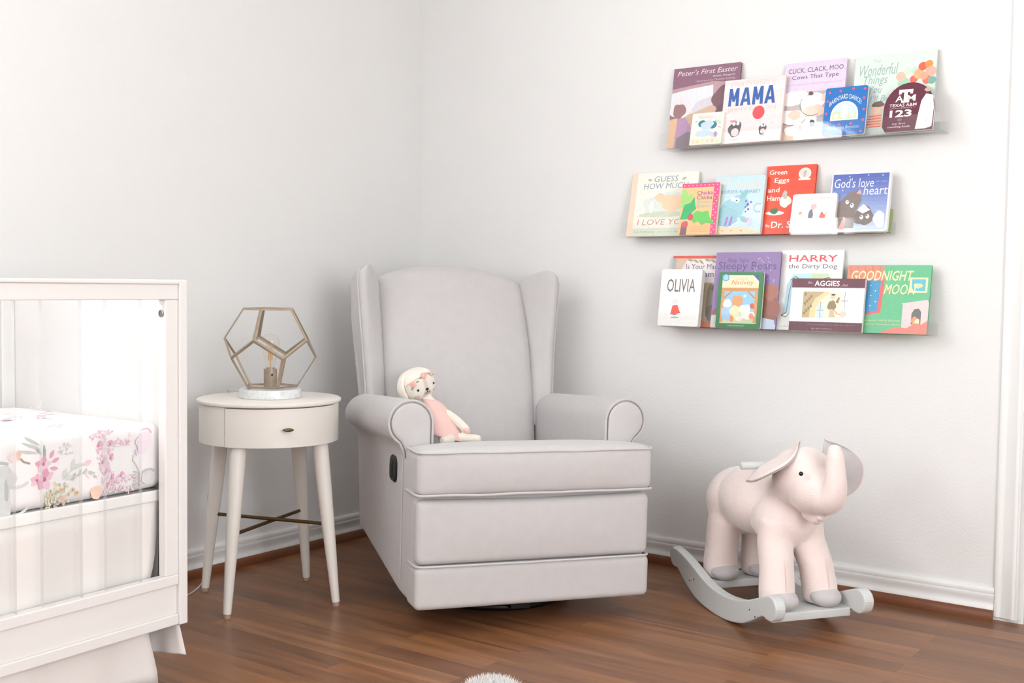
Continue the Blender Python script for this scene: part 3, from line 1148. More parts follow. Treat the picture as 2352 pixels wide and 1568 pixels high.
pr = WashInk((0, MY0, 0), (1, 0, 0), (0, 0, 1), (0, -1, 0), 0.000005, 0.0010)
GL, GD = (206, 208, 208), (168, 172, 174)
PK, PD, PL = (243, 178, 200), (226, 118, 158), (248, 216, 228)
SAGE, SAGED = (176, 182, 172), (128, 138, 130)


def posy(x, y, s=1.0, seed=0):
    rnd = random.Random(seed)
    for k in range(5):
        a = 72 * k + rnd.random() * 30
        pr.leaf(x, y, 0.017 * s, 0.006 * s, a, rnd.choice([PK, PD, (238, 150, 182)]))
    pr.ell(x, y, 0.0035 * s, 0.0035 * s, (150, 60, 96))


def spray(x, y, w, h, n, cols, seed, size=0.003):
    rnd = random.Random(seed)
    for k in range(n):
        a, q = rnd.random() * 2 * PI, math.sqrt(rnd.random())
        px, py = x + w * q * math.cos(a), y + h * q * math.sin(a)
        if rnd.random() < 0.5:
            pr.ell(px, py, size * (0.5 + rnd.random()), size * (0.5 + rnd.random()), rnd.choice(cols), n=8)
        else:
            pr.leaf(px, py, size * 3.4, size * 0.9, rnd.random() * 360, rnd.choice(cols))


def grey_patch(x, y, s=1.0):
    pr.blob(x, y + 0.018 * s, 0.030 * s, 0.022 * s, GL, 3)
    pr.blob(x + 0.004 * s, y - 0.020 * s, 0.018 * s, 0.036 * s, (214, 216, 216), 5)
    pr.arc(x + 0.034 * s, y + 0.012 * s, 0.024 * s, 0.014 * s, 180, 330, 0.006 * s, GL)
    pr.arc(x + 0.024 * s, y - 0.036 * s, 0.030 * s, 0.016 * s, 190, 340, 0.005 * s, GL)
    pr.arc(x - 0.006 * s, y + 0.036 * s, 0.026 * s, 0.010 * s, 30, 150, 0.005 * s, GD)
    pr.blob(x + 0.012 * s, y - 0.006 * s, 0.004 * s, 0.020 * s, GD, 9)


grey_patch(-0.440, 0.060, 1.15)
pr.blob(-0.408, 0.122, 0.013, 0.013, (244, 214, 208), 1)
pr.blob(-0.398, 0.124, 0.006, 0.010, (226, 168, 150), 2)
pr.line([(-0.394, 0.116), (-0.386, 0.108), (-0.372, 0.103)], 0.004, (134, 104, 84))
for x, y, L, a in ((-0.345, 0.118, 0.028, 128), (-0.338, 0.106, 0.034, 92), (-0.346, 0.130, 0.05, 158), (-0.348, 0.138, 0.045, 150), (-0.352, 0.122, 0.05, 168)):
    pr.leaf(x, y, L, 0.0034, a, SAGED if L < 0.04 else SAGE)
posy(-0.342, 0.098, 1.1, 1)
posy(-0.340, 0.066, 1.45, 2)
posy(-0.357, 0.066, 0.9, 3)
for x, y, a in ((-0.322, 0.100, 20), (-0.326, 0.108, 60), (-0.326, 0.088, -10)):
    pr.leaf(x, y, 0.020, 0.0045, a, PD)
spray(-0.288, 0.124, 0.022, 0.016, 26, [(206, 200, 196), (190, 182, 178), (214, 206, 204)], 4, 0.0022)
for x, y, L, a in ((-0.296, 0.064, 0.022, 60), (-0.296, 0.062, 0.030, 0), (-0.274, 0.076, 0.026, 75), (-0.276, 0.080, 0.034, 14)):
    pr.leaf(x, y, L, 0.005, a, (206, 210, 202))
pr.line([(-0.296, 0.060), (-0.272, 0.078), (-0.242, 0.086)], 0.0018, SAGE)
pr.leaf(-0.244, 0.084, 0.022, 0.006, 20, PK)
pr.leaf(-0.238, 0.076, 0.026, 0.005, -70, PL)
spray(-0.308, 0.024, 0.030, 0.030, 80, [(196, 190, 160), (176, 172, 140), (214, 206, 180), (222, 206, 150), (150, 150, 126)], 6, 0.0028)
for x, y in ((-0.322, 0.030), (-0.300, 0.038), (-0.296, 0.020), (-0.272, 0.034), (-0.262, 0.026)):
    pr.ell(x, y, 0.0055, 0.0050, (226, 178, 110))
    pr.ell(x, y, 0.0022, 0.0022, (138, 110, 58))
pr.ell(-0.298, 0.016, 0.006, 0.006, (232, 160, 140))
for k in range(9):
    pr.leaf(-0.276 + 0.007 * k, 0.056 + 0.010 * math.sin(k / 9 * PI), 0.012, 0.003, 20 + 50 * (k % 2) - 60 * (k > 6), (176, 180, 162))
pr.blob(-0.213, 0.020, 0.014, 0.016, (243, 190, 160), 8)
# pink letter-like wreath of tiny blossoms
for (x, y, w, h, n, sd) in ((-0.188, 0.098, 0.020, 0.052, 110, 11), (-0.180, 0.040, 0.022, 0.024, 50, 12), (-0.205, 0.148, 0.030, 0.007, 26, 13), (-0.146, 0.122, 0.024, 0.009, 34, 14), (-0.140, 0.042, 0.028, 0.010, 34, 15), (-0.142, 0.016, 0.026, 0.006, 26, 16)):
    spray(x, y, w, h, n, [PL, (236, 168, 196), (228, 148, 184), (246, 206, 222), (220, 190, 204)], sd, 0.0024)
for x, y in ((-0.208, 0.122), (-0.178, 0.122), (-0.176, 0.092), (-0.190, 0.060), (-0.174, 0.046), (-0.186, 0.030), (-0.196, 0.084), (-0.150, 0.048)):
    pr.leaf(x, y, 0.012, 0.0036, 60, PD)
    pr.ell(x, y, 0.003, 0.003, (190, 84, 130))
pr.blob(-0.086, 0.122, 0.020, 0.020, PL, 21)
pr.blob(-0.090, 0.110, 0.016, 0.014, (240, 210, 232), 22)
pr.arc(-0.082, 0.136, 0.016, 0.012, 0, 120, 0.003, (240, 150, 186))
pr.leaf(-0.108, 0.104, 0.016, 0.004, -80, (220, 190, 224))
pr.line([(-0.114, 0.092), (-0.118, 0.080), (-0.108, 0.068), (-0.100, 0.052), (-0.100, 0.030)], 0.002, GD)
for k in range(8):
    pr.ell(-0.101 + 0.002 * (k % 2), 0.050 - 0.0042 * k, 0.0026, 0.0022, (200, 100, 100) if k % 2 else (172, 130, 120))
for k in range(7):
    pr.leaf(-0.104, 0.050 - 0.005 * k, 0.014, 0.0016, 160 + 10 * (k % 3), GD)
pr.blob(-0.078, 0.036, 0.016, 0.014, GL, 31)
pr.arc(-0.074, 0.044, 0.018, 0.010, 20, 160, 0.004, GD)
pr.leaf(-0.122, 0.132, 0.014, 0.004, 110, PL)
spray(-0.49, 0.10, 0.02, 0.03, 24, [PL, PK], 41, 0.003)
for k in range(8):       # the same print carries on to the hidden left half
    posy(-0.56 - 0.1 * k, 0.06 + 0.05 * (k % 2), 1.2, 50 + k)
    spray(-0.60 - 0.1 * k, 0.09 - 0.05 * (k % 2), 0.022, 0.02, 26, [SAGE, (196, 190, 160), PK], 60 + k, 0.003)
pr.build('flower_print', M['clothprint'], mat_o)
pt = WashInk((0, 0, MZ + 0.006), (1, 0, 0), (0, 1, 0), (0, 0, 1), 0.000005, 0.0006)
_keep, pr = pr, pt
for k in range(34):
    rnd = random.Random(100 + k)
    x, y = -0.08 - 0.66 * rnd.random(), MY0 + 0.06 + 0.42 * rnd.random()
    c = rnd.choice([(214, 208, 206), (206, 200, 196), (222, 206, 196), (236, 208, 214)])
    a = rnd.random() * 360
    for j in range(4):
        pt.leaf(x + 0.01 * j * math.cos(R(a)), y + 0.01 * j * math.sin(R(a)), 0.03, 0.0032, a + (40 if j % 2 else -40), c)
    if k % 3 == 0:
        posy(x, y, 0.8, 200 + k)
pt.build('flower_print', M['clothprint'], mat_o)
pr = _keep

skirt = thing('crib_skirt', 'plain white cotton crib skirt hanging below the crib mattress', 'crib skirt', (1.693, 2.137, 0), (0, 0, R(2.15)))
# deck cover lying on the mattress support with a twill band, then a front drop and a drop at the right end
MB().rbox(CL + 0.02, 0.040, 0.4635, -0.033, 0.046, 0.4895, r=0.003, mid=6, seg=2).build('twill_band', M['skirtband'], skirt)


def drop(pts, ztop, zbot, seed, name='front_drop', curl=None, thick=0.003, cols=None):
    rnd = random.Random(seed)
    nz = 14
    rows = []
    for j in range(nz + 1):
        t = j / nz
        row = []
        for i, (x, y, nx, ny) in enumerate(pts):
            u = i / (len(pts) - 1)
            wv = (0.010 * math.sin(u * 17 + seed) + 0.006 * math.sin(u * 41 + 2 * seed)) * t
            zb = zbot(u)
            row.append((x + nx * wv, y + ny * wv, ztop + (zb - ztop) * t))
        rows.append(row)
    b = MB()
    n = len(pts)
    vs = [p for r_ in rows for p in r_]
    b.add(vs, [(j * n + i, j * n + i + 1, (j + 1) * n + i + 1, (j + 1) * n + i) for j in range(nz) for i in range(n - 1)])
    o = b.build(name, M['skirt'], skirt)
    md = o.modifiers.new('cloth', 'SOLIDIFY')
    md.thickness = thick
    md.offset = 0
    return o


NX = 60


fp = [(CL + 0.03 + (-0.045 - CL - 0.03) * k / NX, 0.044, 0, -1) for k in range(NX + 1)]
o = drop(fp, 0.464, lambda u: 0.034, 2)
# pull the right edge of the drop inwards below, the way cloth hangs from the corner
for v in o.data.vertices:
    if v.co.x > -0.20:
        t = (0.464 - v.co.z) / 0.43
        k = (v.co.x + 0.20) / 0.155
        v.co.x -= k * (0.026 * sstep(0.25, 0.55, t) + 0.012 * sstep(0.0, 0.3, t) - 0.030 * sstep(0.62, 1.0, t))
        v.co.y -= 0.0
fp = [(-0.018, 0.006 + 0.60 * k / 40, 1, 0) for k in range(41)]
o = drop(fp, 0.172, lambda u: 0.098 - 0.010 * sstep(0.02, 0.2, u), 1.2, 'end_drop')
for v in o.data.vertices:
    t = (0.172 - v.co.z) / 0.075
    k = max(0.0, 1 - (v.co.y - 0.006) / 0.045)
    v.co.x += 0.002 * t * k
    v.co.y -= 0.006 * t * k
# carry the end drop up to the mattress deck behind the end panel
drop([(-0.036, 0.056 + 0.54 * k / 20, 1, 0) for k in range(21)], 0.464, lambda u: 0.17, 6, 'end_drop')

# ------------------------------------------------------------------ plush rocking elephant (local x = forward, y = its left, z = up)
TH = R(-126)
ele = thing('rocking_elephant', 'pink plush rocking elephant with raised trunk on grey wooden rockers', 'rocking toy', (3.19, 1.335, 0), (0, 0, TH))
# side positions below are written with s = distance towards the far rocker; local y = s
PINK = M['pink']
eb = MB()


def ball(c, r, rot=None, p=1.0):
    eb.ball(c, r, 24, 16, rot=rot, p=p)


ball((-0.035, 0.0, 0.332), (0.185, 0.112, 0.102))
ball((-0.145, 0.0, 0.315), (0.100, 0.112, 0.105))
ball((0.105, 0.0, 0.308), (0.100, 0.098, 0.090))
ball((0.112, 0.0, 0.375), (0.070, 0.064, 0.068))
for f0, f1, s0, s1, rr in ((-0.150, -0.140, -0.066, -0.058, 0.052), (-0.150, -0.140, 0.066, 0.058, 0.052), (0.185, 0.140, -0.070, -0.052, 0.050), (0.185, 0.140, 0.070, 0.052, 0.050)):
    eb.tube([(f0, s0, 0.077), (f0, s0, 0.090), (f0 * 0.97 + f1 * 0.03, s0, 0.12), (f0 * 0.7 + f1 * 0.3, s0 * 0.7 + s1 * 0.3, 0.18), (f1, s1, 0.25), (f1, s1, 0.31)], [rr * 0.80, rr, rr * 1.02, rr * 0.97, rr * 1.03, rr * 0.9], 24)
    ball((f0 + 0.020, s0, 0.098), (0.046, 0.045, 0.028))
# head: a wedge that tips up, the trunk curling straight up, the lower lip
NK = Euler((0, R(-24), 0)).to_matrix()
ball((0.196, 0.0, 0.440), (0.098, 0.084, 0.086), NK)
ball((0.258, 0.0, 0.412), (0.078, 0.074, 0.066), NK)
ball((0.172, 0.0, 0.462), (0.068, 0.074, 0.062))
ball((0.288, 0.0, 0.402), (0.050, 0.055, 0.042), NK)
eb.tube(smooth_path([(0.258, 0, 0.408), (0.298, 0, 0.399), (0.329, 0, 0.405), (0.347, 0, 0.432), (0.350, 0, 0.470), (0.347, 0, 0.510), (0.343, 0, 0.536)], 4), [interp(k / 24, [0, 0.3, 0.5, 0.75, 0.93, 1], [0.052, 0.043, 0.034, 0.0265, 0.0235, 0.017]) for k in range(25)], 20)
ball((0.343, 0, 0.538), (0.019, 0.021, 0.016))
eb.tube([(0.225, 0, 0.352), (0.268, 0, 0.337), (0.284, 0, 0.338)], [0.026, 0.020, 0.014], 14)
ball((0.291, 0.0, 0.343), (0.011, 0.017, 0.009))
body = eb.build('plush_body', PINK, ele, remesh=0.005, soft=5)
for s in (-1, 1):
    e = MB().ball((0.2920 if s < 0 else 0.280, s * 0.0700, 0.4690), 0.0062, 14, 10).build('eye', M['eye'], ele)
    e['label'] = 'glossy black bead eye'
for f0, s0, rr in ((-0.150, -0.066, 0.052), (-0.150, 0.066, 0.052), (0.185, -0.070, 0.050), (0.185, 0.070, 0.050)):
    b = MB()
    b.ball((f0 + 0.0260, s0, 0.1010), (0.0480, 0.0465, 0.0290), 24, 14, rot=Euler((0, R(10), 0)).to_matrix())
    pd = b.build('foot_pad', M['greyfelt'], ele)
    pd['label'] = 'grey velour toe pad'
    # sewn seam up the front of the leg
    MB().tube([(f0 + 0.051 - 0.0005 * k, s0 * (1 - 0.006 * k), 0.120 + 0.012 * k) for k in range(9)], 0.0013, 6).build('seam', PINK, ele)
# ears: a broad padded leaf, pink outside, grey velour lining inside


def ear(s, O, L, W, N, bend):
    """O attach-edge centre, L long axis, W outward axis, N towards the lining side"""
    O, L, W, N = Vector(O), Vector(L), Vector(W), Vector(N).normalized()
    nu, nv = 16, 10

    def pt(u, w, off):
        # u -1..1 along L, w 0..1 outward
        rim = math.sqrt(max(0.0, 1 - abs(u) ** 2.4))
        p = O + L * (u * (1 - 0.10 * w)) + W * (w * rim)
        p += N * (bend * (w ** 2) + 0.020 * (1 - u * u) * (1 - w) * 0 + 0.012 * math.sin(u * 2.2))
        return p + N * off * (0.3 + 0.7 * rim)
    for nm, m, o0, o1 in (('ear', PINK, -0.008, 0.001), ('ear_lining', M['greyfelt'], 0.0012, 0.0055)):
        b = MB()
        k = 1.0 if nm == 'ear' else 0.955
        A = [[pt((-1 + 2 * i / nu) * k, j / nv * k, o0) for j in range(nv + 1)] for i in range(nu + 1)]
        B = [[pt((-1 + 2 * i / nu) * k, j / nv * k, o1) for j in range(nv + 1)] for i in range(nu + 1)]
        rings = [[*A[i], *reversed(B[i])] for i in range(nu + 1)]
        b.loft(rings)
        if nm == 'ear':
            root = b.build('ear', m, ele, sub=1)
        else:
            b.build('ear_lining', m, root, sub=1)['label'] = 'grey velour ear lining'


ear(-1, (0.134, -0.060, 0.480), (0.028, 0.064, 0.073), (0.106, -0.046, -0.012), (0.35, 0.62, -0.62), -0.006)
ear(1, (0.150, 0.082, 0.450), (-0.009, 0.021, 0.095), (0.048, 0.118, -0.012), (0.75, -0.45, 0.05), 0.018)
hn = MB().tube([(0.112, s, 0.466) for s in (-0.152, -0.150, 0.0, 0.150, 0.152)], [0.0085, 0.0112, 0.0112, 0.0112, 0.0085], 20).build('handle', M['rocker'], ele)
hn['label'] = 'grey wooden dowel handle'
PROF = [(-0.299, 0.141), (-0.314, 0.133), (-0.320, 0.114), (-0.304, 0.087), (-0.283, 0.080), (-0.263, 0.080), (-0.230, 0.060), (-0.197, 0.041), (-0.147, 0.019), (-0.08, 0.0055), (0.0, 0.0), (0.075, 0.0045), (0.147, 0.020), (0.200, 0.044), (0.232, 0.061), (0.256, 0.070), (0.280, 0.066), (0.300, 0.068), (0.316, 0.082), (0.322, 0.106), (0.312, 0.126), (0.294, 0.134), (0.272, 0.132), (0.218, 0.112), (0.163, 0.091), (0.117, 0.079), (0.045, 0.0715), (-0.018, 0.073), (-0.083, 0.085), (-0.138, 0.103), (-0.200, 0.123), (-0.258, 0.137)]
for s0, s1 in ((-0.157, -0.125), (0.125, 0.157)):
    PS = [(p.x, p.z) for p in smooth_path([(x, 0, z) for x, z in PROF + PROF[:1]], 3)[:-1]]
    rk = MB().prism(PS, s0, s1).build('rocker', M['rocker'], ele, smooth=False, bevel=0.004)
    if s0 < 0:
        for f0, z0_ in ((0.185, 0.070), (0.215, 0.058), (-0.150, 0.072), (-0.178, 0.062)):
            MB().lathe([(0.0, 0.0), (0.0022, 0.0), (0.0022, 0.0012), (0.0, 0.0012)], seg=10, M4=Matrix.Translation((f0, s0 + 0.0002, z0_)) @ Matrix.Rotation(R(90), 4, 'X')).build('screw', M['black'], rk)
for f0, z0_, ti in ((0.200, 0.0735, 0), (-0.158, 0.0745, 0)):
    MB().rbox(f0 - 0.050, -0.127, z0_ - 0.024, f0 + 0.056, 0.127, z0_, r=0.003, mid=2, seg=2).build('cross_board', M['rocker'], ele)

# ------------------------------------------------------------------ three clear acrylic ledges and the picture books on them
LEDGES = {'top': (1.8505, 0.928, 1.441), 'middle': (1.9915, 1.079, 1.143), 'bottom': (1.851, 0.944, 0.835)}
for nm, (ya, yb, z) in LEDGES.items():
    L = thing('book_ledge', {'top': 'clear acrylic wall ledge holding the topmost row of books', 'middle': 'clear acrylic wall ledge holding the middle row of books', 'bottom': 'clear acrylic wall ledge holding the lowest row of books'}[nm], 'shelf', (WX, (ya + yb) / 2, z), group='acrylic book ledges')
    h = (ya - yb) / 2
    MB().box(-0.106, -h, 0.0, -0.0005, h, 0.0045).build('ledge_floor', M['acrylicedge'], L, smooth=False)
    MB().box(-0.106, -h, 0.0047, -0.102, h, 0.052).build('front_lip', M['acrylicedge'], L, smooth=False)
    MB().box(-0.0045, -h, 0.0047, -0.0005, h, 0.040).build('back_lip', M['acrylicedge'], L, smooth=False)
    for yy in (h * 0.72, -h * 0.72):
        MB().lathe([(0.0, 0.0), (0.0045, 0.0), (0.0045, 0.002), (0.0, 0.002)], seg=14, M4=Matrix.Translation((-0.0046, yy, 0.028)) @ Matrix.Rotation(R(-90), 4, 'Y')).build('screw', M['steel'], L)


def book(label, y, w, zt, z, db, dt, bg, thick=0.010, rnd=0.0, art=None, group='picture books on the acrylic ledges', board=False, edge=(240, 236, 230), outline=None, name='picture_book'):
    """left edge at world y, width w, bottom on the ledge at z, top at zt; front face leans from db out from the wall to dt out"""
    zb = z + 0.0049 + thick * (db - dt) / (zt - z)      # the lower back edge rests on the ledge
    H = math.hypot(zt - zb, db - dt)
    up = Vector((db - dt, 0, zt - zb)).normalized()
    rt = Vector((0, -1, 0))
    n = rt.cross(up).normalized()      # towards the room
    o = bpy.data.objects.new(name, None)
    base = Vector((WX - db, y, zb))
    mw = Matrix(((rt.x, up.x, n.x, base.x), (rt.y, up.y, n.y, base.y), (rt.z, up.z, n.z, base.z), (0, 0, 0, 1)))
    # outline of the front cover in cover metres
    if outline:
        pts = [(a * w, c * H) for a, c in outline]
    else:
        pts = []
        rr = rnd
        if rr > 0:
            for cx, cy, a0 in ((w - rr, H - rr, 0), (rr, H - rr, 90)):
                pts += [(cx + rr * math.cos(R(a0 + 15 * k)), cy + rr * math.sin(R(a0 + 15 * k))) for k in range(7)]
            if board:
                for cx, cy, a0 in ((rr, rr, 180), (w - rr, rr, 270)):
                    pts += [(cx + rr * math.cos(R(a0 + 15 * k)), cy + rr * math.sin(R(a0 + 15 * k))) for k in range(7)]
            else:
                pts += [(0, 0), (w, 0)]
        else:
            pts = [(w, H), (0, H), (0, 0), (w, 0)]
    th = 0.0016 if not board else thick * 0.22
    b = MB()
    inks = []
    c = lin(*bg)

    def slab(P, z0, z1, col):
        k = len(b.f)
        b.loft([[Vector((x, yy, z0)) for x, yy in P], [Vector((x, yy, z1)) for x, yy in P]])
        inks.extend([lin(*col)] * (len(b.f) - k))
    slab(pts, -th, 0.0, bg)
    slab(pts, -thick, -thick + th, bg)
    if not board:
        slab([(0.0014, 0), (0.0014, H), (0, H), (0, 0)], -thick + th, -th, bg)
    root = b.build(name, M['print'], None, smooth=False, inks=inks)
    root.matrix_world = mw
    tag(root, label, 'book', group)
    bpy.data.objects.remove(o)
    ins = 0.0 if board else 0.003
    pg = MB()
    q = 1 - 2 * ins / w if not outline else 1
    pp = [((x - w / 2) * (1 - 2 * ins / w) + w / 2, (yy - H / 2) * (1 - 2 * ins / H) + H / 2) for x, yy in pts]
    pg.loft([[Vector((x, yy, -thick + th)) for x, yy in pp], [Vector((x, yy, -th)) for x, yy in pp]])
    pg.build('pages', M['pages'], root, smooth=False)
    ink = Ink((0, 0, 0), (w, 0, 0), (0, H, 0), (0, 0, 1))
    ink.w, ink.h = w, H
    if art:
        art(ink)
        ink.build('cover_print', M['print'], root)
    return root


def figure_patch(k, x, y, w, h, cols, seed):
    """a loose cluster of soft colour shapes standing in for a drawing"""
    rnd = random.Random(seed)
    for i, c in enumerate(cols):
        t = i / max(1, len(cols) - 1)
        k.blob(x + (rnd.random() - 0.5) * w * 0.35, y + (0.35 - 0.7 * t) * h, w * (0.30 + 0.22 * rnd.random()), h * (0.20 + 0.12 * rnd.random()), c, seed + i * 7)


def a_dusk(k):
    k.poly([(0, 0.30), (0, 1), (1, 1), (1, 0.30)], (140, 98, 118))
    k.poly([(0, 0.62), (0, 0.74), (0.6, 0.80), (1, 0.76), (1, 0.6)], (186, 150, 154))
    k.poly([(0, 0.45), (0, 0.69), (0.30, 0.73), (0.62, 0.755), (0.64, 0.45)], (226, 226, 232))
    k.poly([(0.26, 0.40), (0.40, 0.56), (0.62, 0.62), (0.64, 0.40)], (212, 206, 212))
    k.poly([(0, 0.16), (0, 0.36), (0.34, 0.42), (0.6, 0.50), (1, 0.46), (1, 0.12)], (206, 172, 150))
    k.poly([(0, 0), (0, 0.34), (0.11, 0.36), (0.13, 0)], (222, 178, 140))
    k.blob(0.16, 0.50, 0.15, 0.14, (228, 222, 226), 3)
    k.blob(0.14, 0.46, 0.09, 0.10, (150, 110, 112), 4)
    k.poly([(0.10, 0), (0.12, 0.36), (0.24, 0.38), (0.34, 0.24), (0.34, 0)], (178, 138, 172))
    k.blob(0.82, 0.56, 0.20, 0.17, (124, 84, 96), 5)
    k.blob(0.84, 0.42, 0.16, 0.10, (108, 76, 86), 6)
    k.poly([(0.13, 0), (0.13, 0.12), (0.30, 0.20), (0.5, 0.10), (0.5, 0)], (128, 110, 118))
    k.text("Peter's First Easter", 0.06, 0.90, 0.96, 0.965, (228, 214, 220), 0.25)
    k.text("Walter Wangerin", 0.60, 0.845, 0.93, 0.872, (232, 220, 224), 0.1)
    k.text("illustrated by Timothy Ladwig", 0.36, 0.80, 0.93, 0.83, (206, 186, 196), 0.1)


def a_little_me(k):
    k.rect(0, 0, 1, 0.2, (238, 234, 214))
    k.text('Mommy', 0.20, 0.78, 0.66, 0.92, (240, 172, 152))
    k.text('and', 0.70, 0.80, 0.90, 0.88, (216, 214, 208))
    k.text('Me', 0.74, 0.62, 0.94, 0.76, (160, 196, 160))
    k.ell(0.34, 0.66, 0.13, 0.11, (40, 128, 150))
    k.ell(0.68, 0.60, 0.13, 0.12, (40, 128, 150))
    k.blob(0.50, 0.60, 0.20, 0.15, (200, 214, 226), 2)
    k.blob(0.42, 0.36, 0.24, 0.13, (206, 224, 236), 3)
    k.blob(0.74, 0.30, 0.13, 0.09, (220, 212, 230), 4)
    k.blob(0.80, 0.30, 0.05, 0.08, (160, 150, 200), 5)
    for i in range(6):
        k.blob(0.12 + 0.15 * i, 0.10, 0.05, 0.06, ((248, 222, 200), (232, 222, 180), (238, 232, 206))[i % 3], 20 + i)
    k.line([(0.84, 0.55), (0.95, 0.49)], 0.03, (238, 160, 160))
    k.leaf(0.12, 0.70, 0.08, 0.02, 60, (160, 190, 150))


def a_mama(k):
    k.rect(0, 0.80, 1, 0.92, (250, 232, 228))
    k.rect(0, 0.18, 1, 0.40, (244, 218, 218))
    k.rect(0, 0, 1, 0.18, (250, 242, 238))
    k.text("from the author of bedtime favorites", 0.15, 0.955, 0.82, 0.975, (206, 190, 190))
    k.text('EVERYTHING IS', 0.10, 0.885, 0.86, 0.945, (226, 196, 196))
    BL_ = (44, 92, 168)
    for i, ch in enumerate('MAMA'):
        x0, x1 = 0.085 + 0.200 * i, 0.262 + 0.200 * i
        y0, y1, xm = 0.585, 0.865, 0.1735 + 0.200 * i
        if ch == 'M':
            k.poly([(x0, y0), (x0 + 0.006, y1), (x0 + 0.056, y1), (x0 + 0.050, y0)], BL_)
            k.poly([(x1 - 0.050, y0), (x1 - 0.056, y1), (x1 - 0.006, y1), (x1, y0)], BL_)
            k.poly([(x0 + 0.010, y1), (x0 + 0.056, y1), (xm + 0.020, y0 + 0.07), (xm - 0.020, y0 + 0.07)], BL_)
            k.poly([(x1 - 0.056, y1), (x1 - 0.010, y1), (xm + 0.020, y0 + 0.07), (xm - 0.020, y0 + 0.07)], BL_)
        else:
            k.poly([(x0, y0), (xm - 0.030, y1), (xm + 0.012, y1), (x0 + 0.050, y0)], BL_)
            k.poly([(x1 - 0.050, y0), (xm - 0.012, y1), (xm + 0.030, y1), (x1, y0)], BL_)
            k.rect(x0 + 0.035, y0 + 0.055, x1 - 0.035, y0 + 0.105, BL_)
    k.text('JIMMY FALLON', 0.08, 0.475, 0.88, 0.555, (222, 196, 196))
    k.ell(0.61, 0.455, 0.098, 0.105, (238, 74, 82))
    for x, y, s, sd in ((0.24, 0.22, 1.0, 1), (0.70, 0.19, 0.62, 2)):
        k.blob(x, y, 0.10 * s, 0.13 * s, (84, 80, 84), sd)
        k.ell(x + 0.005, y - 0.05 * s, 0.065 * s, 0.065 * s, (232, 214, 214))
        k.ell(x - 0.02 * s, y + 0.085 * s, 0.028 * s, 0.030 * s, (244, 240, 236))
        k.ell(x + 0.045 * s, y + 0.088 * s, 0.028 * s, 0.030 * s, (244, 240, 236))
        k.ell(x, y - 0.16 * s, 0.10 * s, 0.012, (232, 222, 220))
    k.blob(0.20, 0.345, 0.05, 0.02, (240, 140, 160), 4)
    k.rect(0.02, 0.385, 0.18, 0.425, (250, 246, 244))
    k.text('BALLOON', 0.035, 0.395, 0.165, 0.415, (110, 120, 140))
    k.rect(0.78, 0.265, 0.93, 0.30, (250, 246, 244))
    k.text('MAMA!', 0.81, 0.272, 0.90, 0.292, (70, 110, 180))


def a_moo(k):
    k.text('CLICK, CLACK, MOO', 0.05, 0.855, 0.95, 0.925, (96, 78, 100))
    k.text('Cows That Type', 0.12, 0.765, 0.88, 0.835, (96, 78, 100))
    k.text('by Doreen Cronin   pictures by Betsy Lewin', 0.06, 0.70, 0.94, 0.725, (190, 166, 192))
    k.poly([(0, 0), (0, 0.60), (0.3, 0.62), (1, 0.60), (1, 0)], (196, 180, 178))
    k.rect(0, 0, 1, 0.10, (230, 200, 172))
    k.rect(0.40, 0.08, 1.0, 0.27, (200, 196, 208))
    k.blob(0.16, 0.54, 0.24, 0.10, (250, 248, 246), 1)
    k.blob(0.50, 0.45, 0.20, 0.14, (252, 250, 248), 2)
    k.blob(0.54, 0.36, 0.17, 0.08, (250, 214, 196), 3)
    k.ell(0.70, 0.53, 0.07, 0.05, (250, 220, 206), 40)
    k.blob(0.16, 0.30, 0.20, 0.10, (252, 250, 248), 4)
    k.blob(0.22, 0.32, 0.11, 0.06, (250, 206, 188), 5)
    k.blob(0.42, 0.235, 0.20, 0.055, (248, 246, 244), 6)
    k.blob(0.52, 0.20, 0.04, 0.05, (70, 64, 66), 7)
    k.blob(0.20, 0.12, 0.12, 0.07, (246, 240, 232), 8)
    k.blob(0.33, 0.15, 0.03, 0.05, (210, 96, 84), 9)
    k.blob(0.46, 0.585, 0.04, 0.025, (100, 80, 74), 10)
    k.blob(0.92, 0.58, 0.07, 0.04, (84, 76, 78), 11)
    k.arc(0.20, 0.30, 0.22, 0.11, 200, 340, 0.008, (120, 92, 80))
    k.arc(0.50, 0.45, 0.205, 0.15, 150, 300, 0.008, (130, 108, 98))


